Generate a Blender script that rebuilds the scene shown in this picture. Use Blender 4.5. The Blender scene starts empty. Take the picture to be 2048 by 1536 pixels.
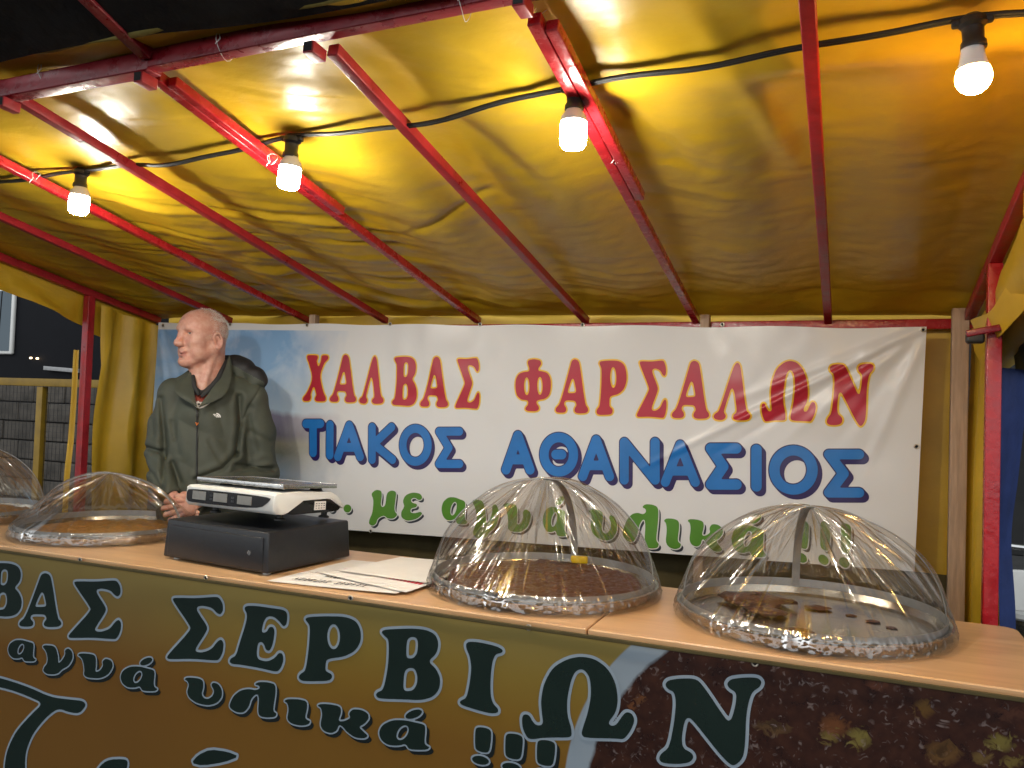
import bpy, bmesh, math, random
import numpy as np
from mathutils import Vector, Matrix

# ------------------------------------------------------------------ camera, world, exposure
SC = bpy.context.scene
COL = SC.collection
FPX = 1619.46
CAMR = np.array([[0.92236553, 0.38481581, 0.03403861],
                 [-0.01940103, -0.04185775, 0.9989352],
                 [-0.38583084, 0.92204377, 0.03114232]])
CAMP = np.array([0.0, 0.0, 1.5])
cd = bpy.data.cameras.new('camera')
cam = bpy.data.objects.new('camera', cd)
COL.objects.link(cam)
r_, u_, f_ = CAMR
cam.matrix_world = Matrix(((r_[0], u_[0], -f_[0], CAMP[0]), (r_[1], u_[1], -f_[1], CAMP[1]),
                           (r_[2], u_[2], -f_[2], CAMP[2]), (0, 0, 0, 1)))
cd.sensor_fit = 'HORIZONTAL'
cd.sensor_width = 36
cd.lens = FPX / 2048 * 36
cd.clip_start = 0.02
cd.clip_end = 500
SC.camera = cam
W = bpy.data.worlds.new('World')
SC.world = W
W.use_nodes = True
bgn = W.node_tree.nodes['Background']
wt = W.node_tree                 # night street: lit square behind the viewer, dark sky beyond the stall
wtc = wt.nodes.new('ShaderNodeTexCoord')
wsx = wt.nodes.new('ShaderNodeSeparateXYZ')
wt.links.new(wtc.outputs['Generated'], wsx.inputs[0])
wmr = wt.nodes.new('ShaderNodeMapRange')
wmr.inputs[1].default_value = .25
wmr.inputs[2].default_value = -.75
wmr.inputs[3].default_value = .035
wmr.inputs[4].default_value = .80
wt.links.new(wsx.outputs[1], wmr.inputs[0])
wt.links.new(wmr.outputs[0], bgn.inputs[1])
bgn.inputs[0].default_value = (0.93, 0.97, 1.0, 1)
SC.view_settings.view_transform = 'Standard'
SC.view_settings.look = 'None'
SC.view_settings.exposure = 1.1
SC.view_settings.gamma = 1
SC.cycles.use_denoising = True
SC.cycles.max_bounces = 10
SC.cycles.transparent_max_bounces = 24
SC.cycles.caustics_reflective = False
SC.cycles.caustics_refractive = False
SC.cycles.sample_clamp_indirect = 6
BULB_COOL = 165.0
BULB_WARM = 125.0
random.seed(7)
RNG = np.random.RandomState(11)


def ray(px):
    d = np.array([(px[0] - 1024) / FPX, -(px[1] - 768) / FPX, 1.0])
    return CAMR.T @ d


def on(px, axis, val):          # where the sight line of a photo point meets a plane of the stall
    d = ray(px)
    return CAMP + d * ((val - CAMP[axis]) / d[axis])


# ------------------------------------------------------------------ numeric helpers
_P = RNG.permutation(512)
_G = RNG.rand(512) * 2 - 1


def vnoise(x, y, z=0.0):
    x, y, z = np.broadcast_arrays(np.asarray(x, float), np.asarray(y, float), np.asarray(z, float))
    xi, yi, zi = (np.floor(a).astype(int) for a in (x, y, z))
    fx, fy, fz = x - xi, y - yi, z - zi
    fx, fy, fz = (f * f * f * (f * (f * 6 - 15) + 10) for f in (fx, fy, fz))

    def h(a, b, c):
        return _G[_P[(_P[(_P[a & 511] + b) & 511] + c) & 511]]
    o = 0
    for dx in (0, 1):
        for dy in (0, 1):
            for dz in (0, 1):
                o = o + h(xi + dx, yi + dy, zi + dz) * (fx if dx else 1 - fx) * (fy if dy else 1 - fy) * (fz if dz else 1 - fz)
    return o


def fbm(x, y, z=0.0, n=4):
    o, a = 0, 1.0
    for i in range(n):
        o = o + a * vnoise(np.asarray(x) * 2 ** i + 17 * i, np.asarray(y) * 2 ** i + 5 * i, np.asarray(z) * 2 ** i)
        a *= .5
    return o


# ------------------------------------------------------------------ mesh builder
class MB:
    def __init__(s):
        s.v, s.f, s.m, s.uv = [], [], [], None

    def add(s, vs, fs, mi=0):
        o = len(s.v)
        s.v += [tuple(map(float, q)) for q in vs]
        s.f += [tuple(int(i) + o for i in q) for q in fs]
        s.m += [mi] * len(fs)

    def box(s, c, size, rot=None, mi=0, top=None, bev=0.0):
        c = np.array(c, float)
        hx, hy, hz = (q / 2 for q in size)
        tx, ty = (top if top else (1, 1))
        if bev <= 0:
            pts = [(-hx, -hy, -hz), (hx, -hy, -hz), (hx, hy, -hz), (-hx, hy, -hz),
                   (-hx * tx, -hy * ty, hz), (hx * tx, -hy * ty, hz), (hx * tx, hy * ty, hz), (-hx * tx, hy * ty, hz)]
            fs = [(0, 3, 2, 1), (4, 5, 6, 7), (0, 1, 5, 4), (1, 2, 6, 5), (2, 3, 7, 6), (3, 0, 4, 7)]
        else:                       # rounded box: stacked rounded outlines
            pts, fs = [], []
            n = 4
            b = min(bev, hx * .98, hy * .98, hz * .98)
            rows = []
            for k in range(n + 1):
                a = math.pi / 2 * k / n
                rows.append((-hz + b - b * math.cos(a), b - b * math.sin(a)))
            rows = rows + [(-z, i) for z, i in reversed(rows)]
            for z, ins in rows:
                t = (z + hz) / (2 * hz)
                sx, sy = 1 + (tx - 1) * t, 1 + (ty - 1) * t
                for qx, qy, a0 in ((1, 1, 0), (-1, 1, 90), (-1, -1, 180), (1, -1, 270)):
                    for k in range(n + 1):
                        a = math.radians(a0 + 90 * k / n)
                        pts.append(((qx * (hx - b) + (b - ins) * math.cos(a)) * sx, (qy * (hy - b) + (b - ins) * math.sin(a)) * sy, z))
            m = 4 * (n + 1)
            for i in range(len(rows) - 1):
                for j in range(m):
                    fs.append((i * m + j, i * m + (j + 1) % m, (i + 1) * m + (j + 1) % m, (i + 1) * m + j))
            fs.append(tuple(reversed(range(m))))
            fs.append(tuple((len(rows) - 1) * m + j for j in range(m)))
        p = np.array(pts)
        if rot is not None:
            p = p @ np.array(rot).T
        s.add(p + c, fs, mi)

    def bar(s, a, b, w, h=None, up=(0, 0, 1), mi=0, bev=.002):
        a, b = np.array(a, float), np.array(b, float)
        d = b - a
        L = np.linalg.norm(d)
        d = d / L
        up = np.array(up, float)
        x = np.cross(d, up)
        if np.linalg.norm(x) < 1e-6:
            x = np.array([1., 0, 0])
        x /= np.linalg.norm(x)
        y = np.cross(x, d)
        s.box((a + b) / 2, (w, h or w, L), np.array([x, y, d]).T, mi, bev=bev)

    def tube(s, pts, r, n=10, mi=0, cap=True, closed=False):
        pts = [np.array(q, float) for q in pts]
        rs = r if hasattr(r, '__len__') else [r] * len(pts)
        vs, fs = [], []
        prev = None
        N = len(pts)
        for i, q in enumerate(pts):
            if closed:
                d = pts[(i + 1) % N] - pts[i - 1]
            else:
                d = pts[min(i + 1, N - 1)] - pts[max(i - 1, 0)]
            d = d / (np.linalg.norm(d) + 1e-12)
            if prev is None:
                x = np.cross(d, (0, 0, 1))
                if np.linalg.norm(x) < 1e-4:
                    x = np.cross(d, (0, 1, 0))
            else:
                x = prev - d * (prev @ d)
            x /= np.linalg.norm(x)
            prev = x
            y = np.cross(d, x)
            for k in range(n):
                t = 2 * math.pi * k / n
                vs.append(q + rs[i] * (math.cos(t) * x + math.sin(t) * y))
        for i in range(N if closed else N - 1):
            for k in range(n):
                a, b = i * n, ((i + 1) % N) * n
                fs.append((a + k, a + (k + 1) % n, b + (k + 1) % n, b + k))
        if cap and not closed:
            fs.append(tuple(reversed(range(n))))
            fs.append(tuple((N - 1) * n + k for k in range(n)))
        s.add(vs, fs, mi)

    def lathe(s, prof, c=(0, 0, 0), n=32, mi=0):
        vs, fs = [], []
        for r, z in prof:
            for k in range(n):
                t = 2 * math.pi * k / n
                vs.append((c[0] + r * math.cos(t), c[1] + r * math.sin(t), c[2] + z))
        for i in range(len(prof) - 1):
            for k in range(n):
                fs.append((i * n + k, i * n + (k + 1) % n, (i + 1) * n + (k + 1) % n, (i + 1) * n + k))
        s.add(vs, fs, mi)

    def grid(s, P, mi=0, flip=False, wrap=False):
        nu, nv = P.shape[:2]
        fs = []
        for i in range(nu - 1 + (1 if wrap else 0)):
            i2 = (i + 1) % nu
            for j in range(nv - 1):
                q = (i * nv + j, i2 * nv + j, i2 * nv + j + 1, i * nv + j + 1)
                fs.append(q[::-1] if flip else q)
        s.add(P.reshape(-1, 3), fs, mi)

    def prism(s, poly, origin, U, V, N, depth, mi=0):
        n = len(poly)
        o, U, V, N = (np.array(q, float) for q in (origin, U, V, N))
        a = [o + U * p[0] + V * p[1] for p in poly]
        b = [q + N * depth for q in a]
        fs = [tuple(range(n)), tuple(reversed(range(n, 2 * n)))] + [((i + 1) % n, i, i + n, (i + 1) % n + n) for i in range(n)]
        s.add(a + b, fs, mi)

    def build(s, name, mats, parent=None, smooth=False, loc=None, rotz=0):
        me = bpy.data.meshes.new(name)
        me.from_pydata(s.v, [], s.f)
        mats = mats if isinstance(mats, (list, tuple)) else [mats]
        for m in mats:
            me.materials.append(m)
        if len(mats) > 1:
            me.polygons.foreach_set('material_index', s.m)
        if smooth:
            me.polygons.foreach_set('use_smooth', [True] * len(me.polygons))
            if smooth != 'all':
                me.set_sharp_from_angle(angle=math.radians(smooth if smooth is not True else 38))
        if s.uv is not None:
            ul = me.uv_layers.new(name='map')
            li = np.empty(len(me.loops), int)
            me.loops.foreach_get('vertex_index', li)
            ul.data.foreach_set('uv', np.asarray(s.uv)[li].astype(np.float32).ravel())
        me.update()
        o = bpy.data.objects.new(name, me)
        COL.objects.link(o)
        if parent is not None:
            o.parent = parent
        if loc is not None:
            o.location = loc
        o.rotation_euler.z = rotz
        return o


def tag(o, label=None, cat=None, group=None, kind=None):
    if label:
        o['label'] = label
    if cat:
        o['category'] = cat
    if group:
        o['group'] = group
    if kind:
        o['kind'] = kind
    return o


def thing(name, label, cat, loc=(0, 0, 0), rotz=0, group=None):
    o = bpy.data.objects.new(name, None)
    COL.objects.link(o)
    o.location = loc
    o.rotation_euler.z = rotz
    o.empty_display_size = .1
    return tag(o, label, cat, group)


# ------------------------------------------------------------------ materials
def srgb(r, g, b):
    return tuple(((c / 255) / 12.92 if c / 255 <= .04045 else ((c / 255 + .055) / 1.055) ** 2.4) for c in (r, g, b)) + (1,)


def N_(nt, t, **k):
    n = nt.nodes.new(t)
    for a, b in k.items():
        setattr(n, a, b)
    return n


def mat(name, col, rough=.5, metal=0.0, var=.12, vscale=8.0, bump=0.0, bscale=40.0, coat=0.0, spec=.5, col2=None, stretch=None, rvar=0.0, sss=0.0, trans=0.0, bdist=.01):
    m = bpy.data.materials.new(name)
    m.use_nodes = True
    nt = m.node_tree
    b = nt.nodes['Principled BSDF']
    b.inputs['Roughness'].default_value = rough
    b.inputs['Metallic'].default_value = metal
    b.inputs['Specular IOR Level'].default_value = spec
    if coat:
        b.inputs['Coat Weight'].default_value = coat
        b.inputs['Coat Roughness'].default_value = .12
    if sss:
        b.inputs['Subsurface Weight'].default_value = sss
        b.inputs['Subsurface Radius'].default_value = (.012, .005, .003)
    c = col if len(col) == 4 else tuple(col) + (1,)
    tc = N_(nt, 'ShaderNodeTexCoord')
    mp = N_(nt, 'ShaderNodeMapping')
    nt.links.new(tc.outputs['Object'], mp.inputs[0])
    if stretch:
        mp.inputs['Scale'].default_value = stretch
    if var or col2 or rvar:
        no = N_(nt, 'ShaderNodeTexNoise')
        no.inputs['Scale'].default_value = vscale
        no.inputs['Detail'].default_value = 6
        no.inputs['Roughness'].default_value = .62
        nt.links.new(mp.outputs[0], no.inputs['Vector'])
        rp = N_(nt, 'ShaderNodeValToRGB')
        rp.color_ramp.elements[0].position = .32
        rp.color_ramp.elements[1].position = .68
        lo = col2 if col2 else tuple(max(0, q * (1 - var)) for q in c[:3])
        hi = c if col2 else tuple(min(1, q * (1 + var)) for q in c[:3])
        rp.color_ramp.elements[0].color = tuple(lo[:3]) + (1,)
        rp.color_ramp.elements[1].color = tuple(hi[:3]) + (1,)
        nt.links.new(no.outputs['Fac'], rp.inputs[0])
        nt.links.new(rp.outputs[0], b.inputs['Base Color'])
        if rvar:
            mr = N_(nt, 'ShaderNodeMapRange')
            mr.inputs[1].default_value = .3
            mr.inputs[2].default_value = .7
            mr.inputs[3].default_value = max(.02, rough - rvar)
            mr.inputs[4].default_value = rough + rvar
            nt.links.new(no.outputs['Fac'], mr.inputs[0])
            nt.links.new(mr.outputs[0], b.inputs['Roughness'])
    else:
        b.inputs['Base Color'].default_value = c
    if bump:
        n2 = N_(nt, 'ShaderNodeTexNoise')
        n2.inputs['Scale'].default_value = bscale
        n2.inputs['Detail'].default_value = 5
        nt.links.new(mp.outputs[0], n2.inputs['Vector'])
        bp = N_(nt, 'ShaderNodeBump')
        bp.inputs['Strength'].default_value = bump
        bp.inputs['Distance'].default_value = bdist
        nt.links.new(n2.outputs['Fac'], bp.inputs['Height'])
        nt.links.new(bp.outputs[0], b.inputs['Normal'])
    return m


def emit(name, col, s, down=False):
    m = bpy.data.materials.new(name)
    m.use_nodes = True
    nt = m.node_tree
    nt.nodes.remove(nt.nodes['Principled BSDF'])
    e = N_(nt, 'ShaderNodeEmission')
    e.inputs[0].default_value = tuple(col) + (1,)
    e.inputs[1].default_value = s
    if down:                    # LED lamps throw most of their light away from the cap
        ge = N_(nt, 'ShaderNodeNewGeometry')
        sx = N_(nt, 'ShaderNodeSeparateXYZ')
        nt.links.new(ge.outputs['Normal'], sx.inputs[0])
        mr = N_(nt, 'ShaderNodeMapRange')
        mr.inputs[1].default_value = .15
        mr.inputs[2].default_value = -1
        mr.inputs[3].default_value = s * .33
        mr.inputs[4].default_value = s * 2.5
        nt.links.new(sx.outputs[2], mr.inputs[0])
        nt.links.new(mr.outputs[0], e.inputs[1])
    nt.links.new(e.outputs[0], nt.nodes['Material Output'].inputs[0])
    return m


M = {}
M['tarp'] = mat('yellow_vinyl', (.58, .37, .016), .38, var=.14, vscale=3, bump=.22, bscale=9, rvar=.09, bdist=.016, stretch=(1.0, 1.5, 1))
M['tarp2'] = mat('yellow_vinyl_curtain', (.56, .35, .02), .45, var=.12, vscale=4, bump=.2, bscale=18)
M['hem'] = mat('olive_canvas_hem', (.28, .22, .05), .7, var=.2, vscale=20)
M['red'] = mat('red_gloss_paint', (.37, .011, .017), .26, var=.16, vscale=22, bump=.25, bscale=60, rvar=.12, bdist=.004)
M['red_shade_and_clamp'] = mat('shaded_red_and_clamp_paint', (.22, .008, .016), .3, var=.25, vscale=18, bump=.3, bscale=50, rvar=.12, bdist=.004)  # beam's unlit side darkened in the colour; the clamp itself is dark
M['red_worn'] = mat('red_old_paint', (.33, .013, .02), .4, var=.3, vscale=16, bump=.3, bscale=50, rvar=.15, bdist=.004)
M['black'] = mat('black_rubber', (.018, .018, .018), .5, var=.2, vscale=30)
M['dark_tarp'] = mat('dark_tarpaulin', (.016, .016, .018), .7, spec=.2, var=.35, vscale=5, bump=.6, bscale=9, col2=(.032, .030, .029), bdist=.03)
M['blue_tarp'] = mat('blue_tarpaulin', (.02, .04, .15), .5, var=.2, vscale=10, bump=.2, bscale=30)
M['pan'] = mat('tray_steel', (.58, .53, .45), .20, metal=1, var=.12, vscale=9, bump=.05, bscale=90, rvar=.08)
M['steel'] = mat('brushed_steel', (.56, .55, .53), .24, metal=1, var=.08, vscale=6, bump=.06, bscale=120, rvar=.08)
M['strap'] = mat('grey_metal_strap', (.34, .34, .34), .45, metal=.4, var=.15, vscale=20)
M['wire'] = mat('pale_wire', (.72, .70, .66), .4, var=.1)
M['timber'] = mat('bare_timber', (.42, .29, .20), .65, var=.25, vscale=5, stretch=(14, 14, 1), bump=.2, bscale=20)
M['darkbox'] = mat('black_powder_coat', (.014, .015, .018), .38, var=.15, vscale=60, bump=.06, bscale=300)
M['white_pl'] = mat('white_plastic', (.74, .74, .71), .36, var=.04, vscale=10)
M['panel'] = mat('black_gloss_panel', (.018, .018, .02), .12, var=.1)
M['lcd'] = mat('grey_lcd', (.20, .20, .19), .2, var=.1, vscale=40)
M['paper'] = mat('paper', (.78, .75, .71), .7, var=.04, vscale=10)
M['ink'] = mat('paper_ink', (.05, .05, .06), .7, var=.1)
M['redink'] = mat('red_ink', (.62, .03, .05), .6, var=.1)
M['halva'] = mat('brown_halva', (.085, .03, .016), .4, var=.4, vscale=60, bump=.9, bscale=90, rvar=.15, bdist=.006)
M['gold_reflection_layer'] = mat('gold_reflection_layer', (.40, .19, .05), .3, var=.25, vscale=30, bump=.4, bscale=70, coat=.4, bdist=.004)  # golden colour standing in for reflections on the tray floor
M['yellow_pl'] = mat('yellow_plastic', (.85, .55, .01), .35, var=.05)
M['asphalt'] = mat('asphalt', (.05, .05, .05), .85, var=.3, vscale=6, bump=.4, bscale=120)
M['skin'] = mat('skin', (.66, .395, .305), .42, var=.0, vscale=38, col2=(.54, .235, .175), bump=.10, bscale=160, sss=.12, spec=.42, bdist=.003)
M['hair'] = mat('white_hair', (.64, .59, .54), .6, var=.15, vscale=60)
M['jacket'] = mat('dark_green_softshell', (.062, .070, .053), .62, var=.14, vscale=12, bump=.25, bscale=420, spec=.35, bdist=.002)
M['lining'] = mat('black_hood_lining', (.016, .016, .018), .6, var=.2, vscale=20)
M['zip'] = mat('zip_tape', (.012, .012, .012), .5, var=.1)
M['shirt_w'] = mat('white_knit', (.72, .70, .66), .8, var=.06, bump=.3, bscale=300)
M['shirt_r'] = mat('rust_knit', (.30, .045, .025), .8, var=.15, bump=.3, bscale=300)
M['shirt_d'] = mat('charcoal_knit', (.028, .03, .032), .8, var=.15, bump=.3, bscale=300)
M['trouser'] = mat('dark_trousers', (.03, .03, .035), .8, var=.1)
M['logo_w'] = mat('white_stitching', (.8, .8, .78), .7, var=.03)
M['orange'] = mat('orange_zip_pull', (.8, .2, .02), .5, var=.05)
M['shoe'] = mat('dark_shoe', (.03, .025, .02), .5, var=.1)
M['fence_y'] = mat('mustard_fence_paint', (.25, .145, .006), .5, var=.2, vscale=8)
M['chrome'] = mat('chrome_tube', (.62, .62, .62), .18, metal=1, var=.05)
M['eyelet'] = mat('brass_eyelet', (.55, .50, .42), .3, metal=1, var=.1)
M['hole'] = mat('eyelet_hole', (.01, .01, .01), .8, var=.1)
M['socket'] = mat('black_bakelite', (.016, .016, .016), .45, var=.2, vscale=40)
M['collar'] = mat('bulb_collar', (.62, .58, .52), .5, var=.08)
M['cool'] = emit('bulb_glow_cool', (1.0, .93, .80), BULB_COOL, True)
M['warm'] = emit('bulb_glow_warm', (1.0, .58, .17), BULB_WARM, True)
M['window'] = emit('lit_window', (.55, .70, .82), .09)
M['tiny'] = emit('far_lamp', (1.0, .7, .4), 3.0)


def film_mat():
    m = bpy.data.materials.new('clear_cellophane')
    m.use_nodes = True
    nt = m.node_tree
    nt.nodes.remove(nt.nodes['Principled BSDF'])
    out = nt.nodes['Material Output']
    uv = N_(nt, 'ShaderNodeUVMap')
    mp = N_(nt, 'ShaderNodeMapping')
    mp.inputs['Scale'].default_value = (40, 2.6, 1)
    nt.links.new(uv.outputs[0], mp.inputs[0])
    no = N_(nt, 'ShaderNodeTexNoise')
    no.inputs['Scale'].default_value = 1.0
    no.inputs['Detail'].default_value = 3
    nt.links.new(mp.outputs[0], no.inputs['Vector'])
    tc = N_(nt, 'ShaderNodeTexCoord')
    n2 = N_(nt, 'ShaderNodeTexVoronoi')
    n2.inputs['Scale'].default_value = 95
    nt.links.new(tc.outputs['Object'], n2.inputs['Vector'])
    sx = N_(nt, 'ShaderNodeSeparateXYZ')
    nt.links.new(uv.outputs[0], sx.inputs[0])
    mr = N_(nt, 'ShaderNodeMapRange')           # crumpled only near the gathered rim
    mr.inputs[1].default_value = .30
    mr.inputs[2].default_value = .10
    nt.links.new(sx.outputs[1], mr.inputs[0])
    mu = N_(nt, 'ShaderNodeMath', operation='MULTIPLY')
    nt.links.new(n2.outputs['Distance'], mu.inputs[0])
    nt.links.new(mr.outputs[0], mu.inputs[1])
    ad = N_(nt, 'ShaderNodeMath', operation='MULTIPLY_ADD')
    nt.links.new(mu.outputs[0], ad.inputs[0])
    ad.inputs[1].default_value = .17
    nt.links.new(no.outputs['Fac'], ad.inputs[2])
    bp = N_(nt, 'ShaderNodeBump')
    bp.inputs['Strength'].default_value = .6
    bp.inputs['Distance'].default_value = .012
    nt.links.new(ad.outputs[0], bp.inputs['Height'])
    gl = N_(nt, 'ShaderNodeBsdfGlossy')
    gl.inputs['Roughness'].default_value = .15
    gl.inputs['Color'].default_value = (1, .98, .95, 1)
    nt.links.new(bp.outputs[0], gl.inputs['Normal'])
    tr = N_(nt, 'ShaderNodeBsdfTransparent')
    tr.inputs[0].default_value = (.965, .955, .935, 1)
    lw = N_(nt, 'ShaderNodeLayerWeight')
    lw.inputs['Blend'].default_value = .18
    nt.links.new(bp.outputs[0], lw.inputs['Normal'])
    m2 = N_(nt, 'ShaderNodeMapRange')
    m2.inputs[3].default_value = .10
    m2.inputs[4].default_value = .5
    nt.links.new(lw.outputs['Fresnel'], m2.inputs[0])
    a2 = N_(nt, 'ShaderNodeMath', operation='MULTIPLY_ADD')
    nt.links.new(mr.outputs[0], a2.inputs[0])
    a2.inputs[1].default_value = .035
    nt.links.new(m2.outputs[0], a2.inputs[2])
    # doubled folds of the film: straight, more reflective streaks running down from the peak
    for sc_, lo_, am_ in ((70, .64, .55), (27, .655, .5)):
        mp3 = N_(nt, 'ShaderNodeMapping')
        mp3.inputs['Scale'].default_value = (sc_, 1.5, 1)
        mp3.inputs['Location'].default_value = (sc_ * .37, 3.3, 0)
        nt.links.new(uv.outputs[0], mp3.inputs[0])
        n3 = N_(nt, 'ShaderNodeTexNoise')
        n3.inputs['Scale'].default_value = 1.0
        n3.inputs['Detail'].default_value = 1.5
        nt.links.new(mp3.outputs[0], n3.inputs['Vector'])
        m3 = N_(nt, 'ShaderNodeMapRange')
        m3.interpolation_type = 'SMOOTHSTEP'
        m3.inputs[1].default_value = lo_
        m3.inputs[2].default_value = lo_ + .10
        m3.inputs[4].default_value = am_
        nt.links.new(n3.outputs['Fac'], m3.inputs[0])
        a3 = N_(nt, 'ShaderNodeMath', operation='ADD')
        nt.links.new(a2.outputs[0], a3.inputs[0])
        nt.links.new(m3.outputs[0], a3.inputs[1])
        a2 = a3
    df = N_(nt, 'ShaderNodeBsdfTranslucent')
    df.inputs[0].default_value = (.8, .78, .75, 1)
    nt.links.new(bp.outputs[0], df.inputs['Normal'])
    mxd = N_(nt, 'ShaderNodeMixShader')
    md = N_(nt, 'ShaderNodeMath', operation='MULTIPLY_ADD')
    nt.links.new(mr.outputs[0], md.inputs[0])
    md.inputs[1].default_value = .05
    md.inputs[2].default_value = .045
    nt.links.new(md.outputs[0], mxd.inputs[0])
    nt.links.new(tr.outputs[0], mxd.inputs[1])
    nt.links.new(df.outputs[0], mxd.inputs[2])
    mx = N_(nt, 'ShaderNodeMixShader')
    nt.links.new(a2.outputs[0], mx.inputs[0])
    nt.links.new(mxd.outputs[0], mx.inputs[1])
    nt.links.new(gl.outputs[0], mx.inputs[2])
    nt.links.new(mx.outputs[0], out.inputs[0])
    return m


M['film'] = film_mat()


def wood_mat():
    m = mat('beech_laminate', (.66, .40, .21), .33, var=0, coat=.15)
    nt = m.node_tree
    b = nt.nodes['Principled BSDF']
    tc = N_(nt, 'ShaderNodeTexCoord')
    mp = N_(nt, 'ShaderNodeMapping')
    mp.inputs['Scale'].default_value = (2.2, 26, 26)
    nt.links.new(tc.outputs['Object'], mp.inputs[0])
    n = N_(nt, 'ShaderNodeTexNoise')
    n.inputs['Scale'].default_value = 1.6
    n.inputs['Detail'].default_value = 8
    n.inputs['Distortion'].default_value = .6
    nt.links.new(mp.outputs[0], n.inputs['Vector'])
    rp = N_(nt, 'ShaderNodeValToRGB')
    e = rp.color_ramp.elements
    e[0].position, e[0].color = .25, (.53, .30, .14, 1)
    e[1].position, e[1].color = .75, (.68, .43, .23, 1)
    nt.links.new(n.outputs['Fac'], rp.inputs[0])
    nt.links.new(rp.outputs[0], b.inputs['Base Color'])
    mr = N_(nt, 'ShaderNodeMapRange')
    mr.inputs[3].default_value = .24
    mr.inputs[4].default_value = .46
    nt.links.new(n.outputs['Fac'], mr.inputs[0])
    nt.links.new(mr.outputs[0], b.inputs['Roughness'])
    return m


M['wood'] = wood_mat()

# ------------------------------------------------------------------ the stall: ground, frame, canopy, curtains
YB, YF = 3.05, 1.31


def zr(X, Y):                   # line of the rafters
    return 1.862 - .0115 * (X + 1.4) + .2 * (YB - Y)


g = MB()
g.add([(-60, -60, 0), (60, -60, 0), (60, 60, 0), (-60, 60, 0)], [(0, 1, 2, 3)])
tag(g.build('ground', M['asphalt']), kind='structure')

fr = thing('stall_frame', 'red painted square tube frame of the market stall with sloping rafters under the yellow roof', 'stall frame', (-1.4, YB, 0))
FO = np.array([-1.4, YB, 0])


def fbar(name, a, b, w, h=None, m='red', up=(0, 0, 1)):
    k = MB()
    k.bar(np.array(a) - FO, np.array(b) - FO, w, h, up=up, bev=.003)
    return k.build(name, M[m], fr, smooth=True)


RX = [-2.739, -2.289, -1.878, -1.431, -.963, -.534, -.077]
for i, x in enumerate(RX):
    y0 = YF + .01
    fbar('rafter', (x, y0, zr(x, y0)), (x, YB - .012, zr(x, YB)), .026, m='red' if i % 2 else 'red_worn')
for i, y1 in ((3, 2.0), (5, 2.02)):          # telescoping inner tubes lying along two rafters
    x = RX[i] + .027
    fbar('sliding_rail', (x, YF + .03, zr(x, YF + .03) - .002), (x, y1, zr(x, y1) - .002), .024)
for x in (-3.206, .353):
    fbar('side_rail', (x, YF - .02, zr(x, YF)), (x, YB, zr(x, YB)), .032, m='red_worn')
    yp = 2.645 if x < 0 else 2.506
    fbar('post', (x, yp, 0.0), (x, yp, zr(x, yp) - .014), .036, m='red' if x > 0 else 'red_worn', up=(0, 1, 0))
bz = [on((-250, 233), 1, YF - .022), on((310, 127), 1, YF - .022), on((930, 2), 1, YF - .022)]
e0 = bz[1] + (bz[0] - bz[1]) * 2.1
e1 = bz[2] + (bz[2] - bz[1]) * 1.5
fbar('front_beam', e0, bz[1], .040, .042, m='red_shade_and_clamp')  # shade of the side facing the viewer is put into this red
fbar('front_beam', bz[1] + np.array([-.05, -.002, .004]), e1, .034, .040, m='red_shade_and_clamp')
fbar('back_rail', on((322, 664), 1, YB), on((1950, 648), 1, YB), .034)
for px in ((18, 205), (292, 156), (630, 97), (1046, 4)):
    q = on(px, 1, YF - .03)
    k = MB()
    q = q - FO
    k.bar(q + (0, -.022, -.005), q + (0, .022, -.008), .024, bev=.002)
    br = k.build('bracket', M['red_worn'], fr, smooth=True)
    k = MB()
    k.box(q + (0, -.0228, -.0049), (.018, .002, .018))
    k.build('opening', M['hole'], br)
st0 = bz[1] + np.array([0.0, -.02, .012])
fbar('awning_strut', st0, st0 + np.array([0, -1.15, .40]), .030, m='red_shade_and_clamp')
for px, y, r in (((98, 150), YF - .02, .030), ((452, 92), YF - .02, .030), ((930, 8), YF - .02, .030), ((368, 172), 1.42, .022), ((1233, 313), 1.82, .026), ((1082, 10), 1.36, .028), ((72, 352), 1.62, .02), ((545, 318), 1.64, .022)):
    q = on(px, 1, y) - FO
    k = MB()
    ax = np.array([0, r, 0]) if y > 1.35 else None
    pts = []
    for j in range(15):
        a = 2 * math.pi * j / 14
        if y > 1.35:
            pts.append(q + (r * .72 * math.cos(a), .004 * math.sin(2 * a), r * .6 * math.sin(a)))
        else:
            pts.append(q + (.004 * math.sin(2 * a), r * .95 * math.cos(a), r * math.sin(a)))
    k.tube(pts, .0008, 5)
    k.tube([pts[5], pts[5] + (.012, -.008, -.02), pts[5] + (.004, -.012, -.032)], .0012, 5)
    k.build('tie_wire', M['wire'], fr, smooth=True)


def crease(x, y, x0, y0, ang, w, L, A):
    c, s = math.cos(ang), math.sin(ang)
    dx, dy = x - x0, y - y0
    t, n = dx * c + dy * s, -dx * s + dy * c
    return A * np.exp(-(n / w) ** 2) * np.exp(-((t - L * .5) / (L * .5)) ** 4)


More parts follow.
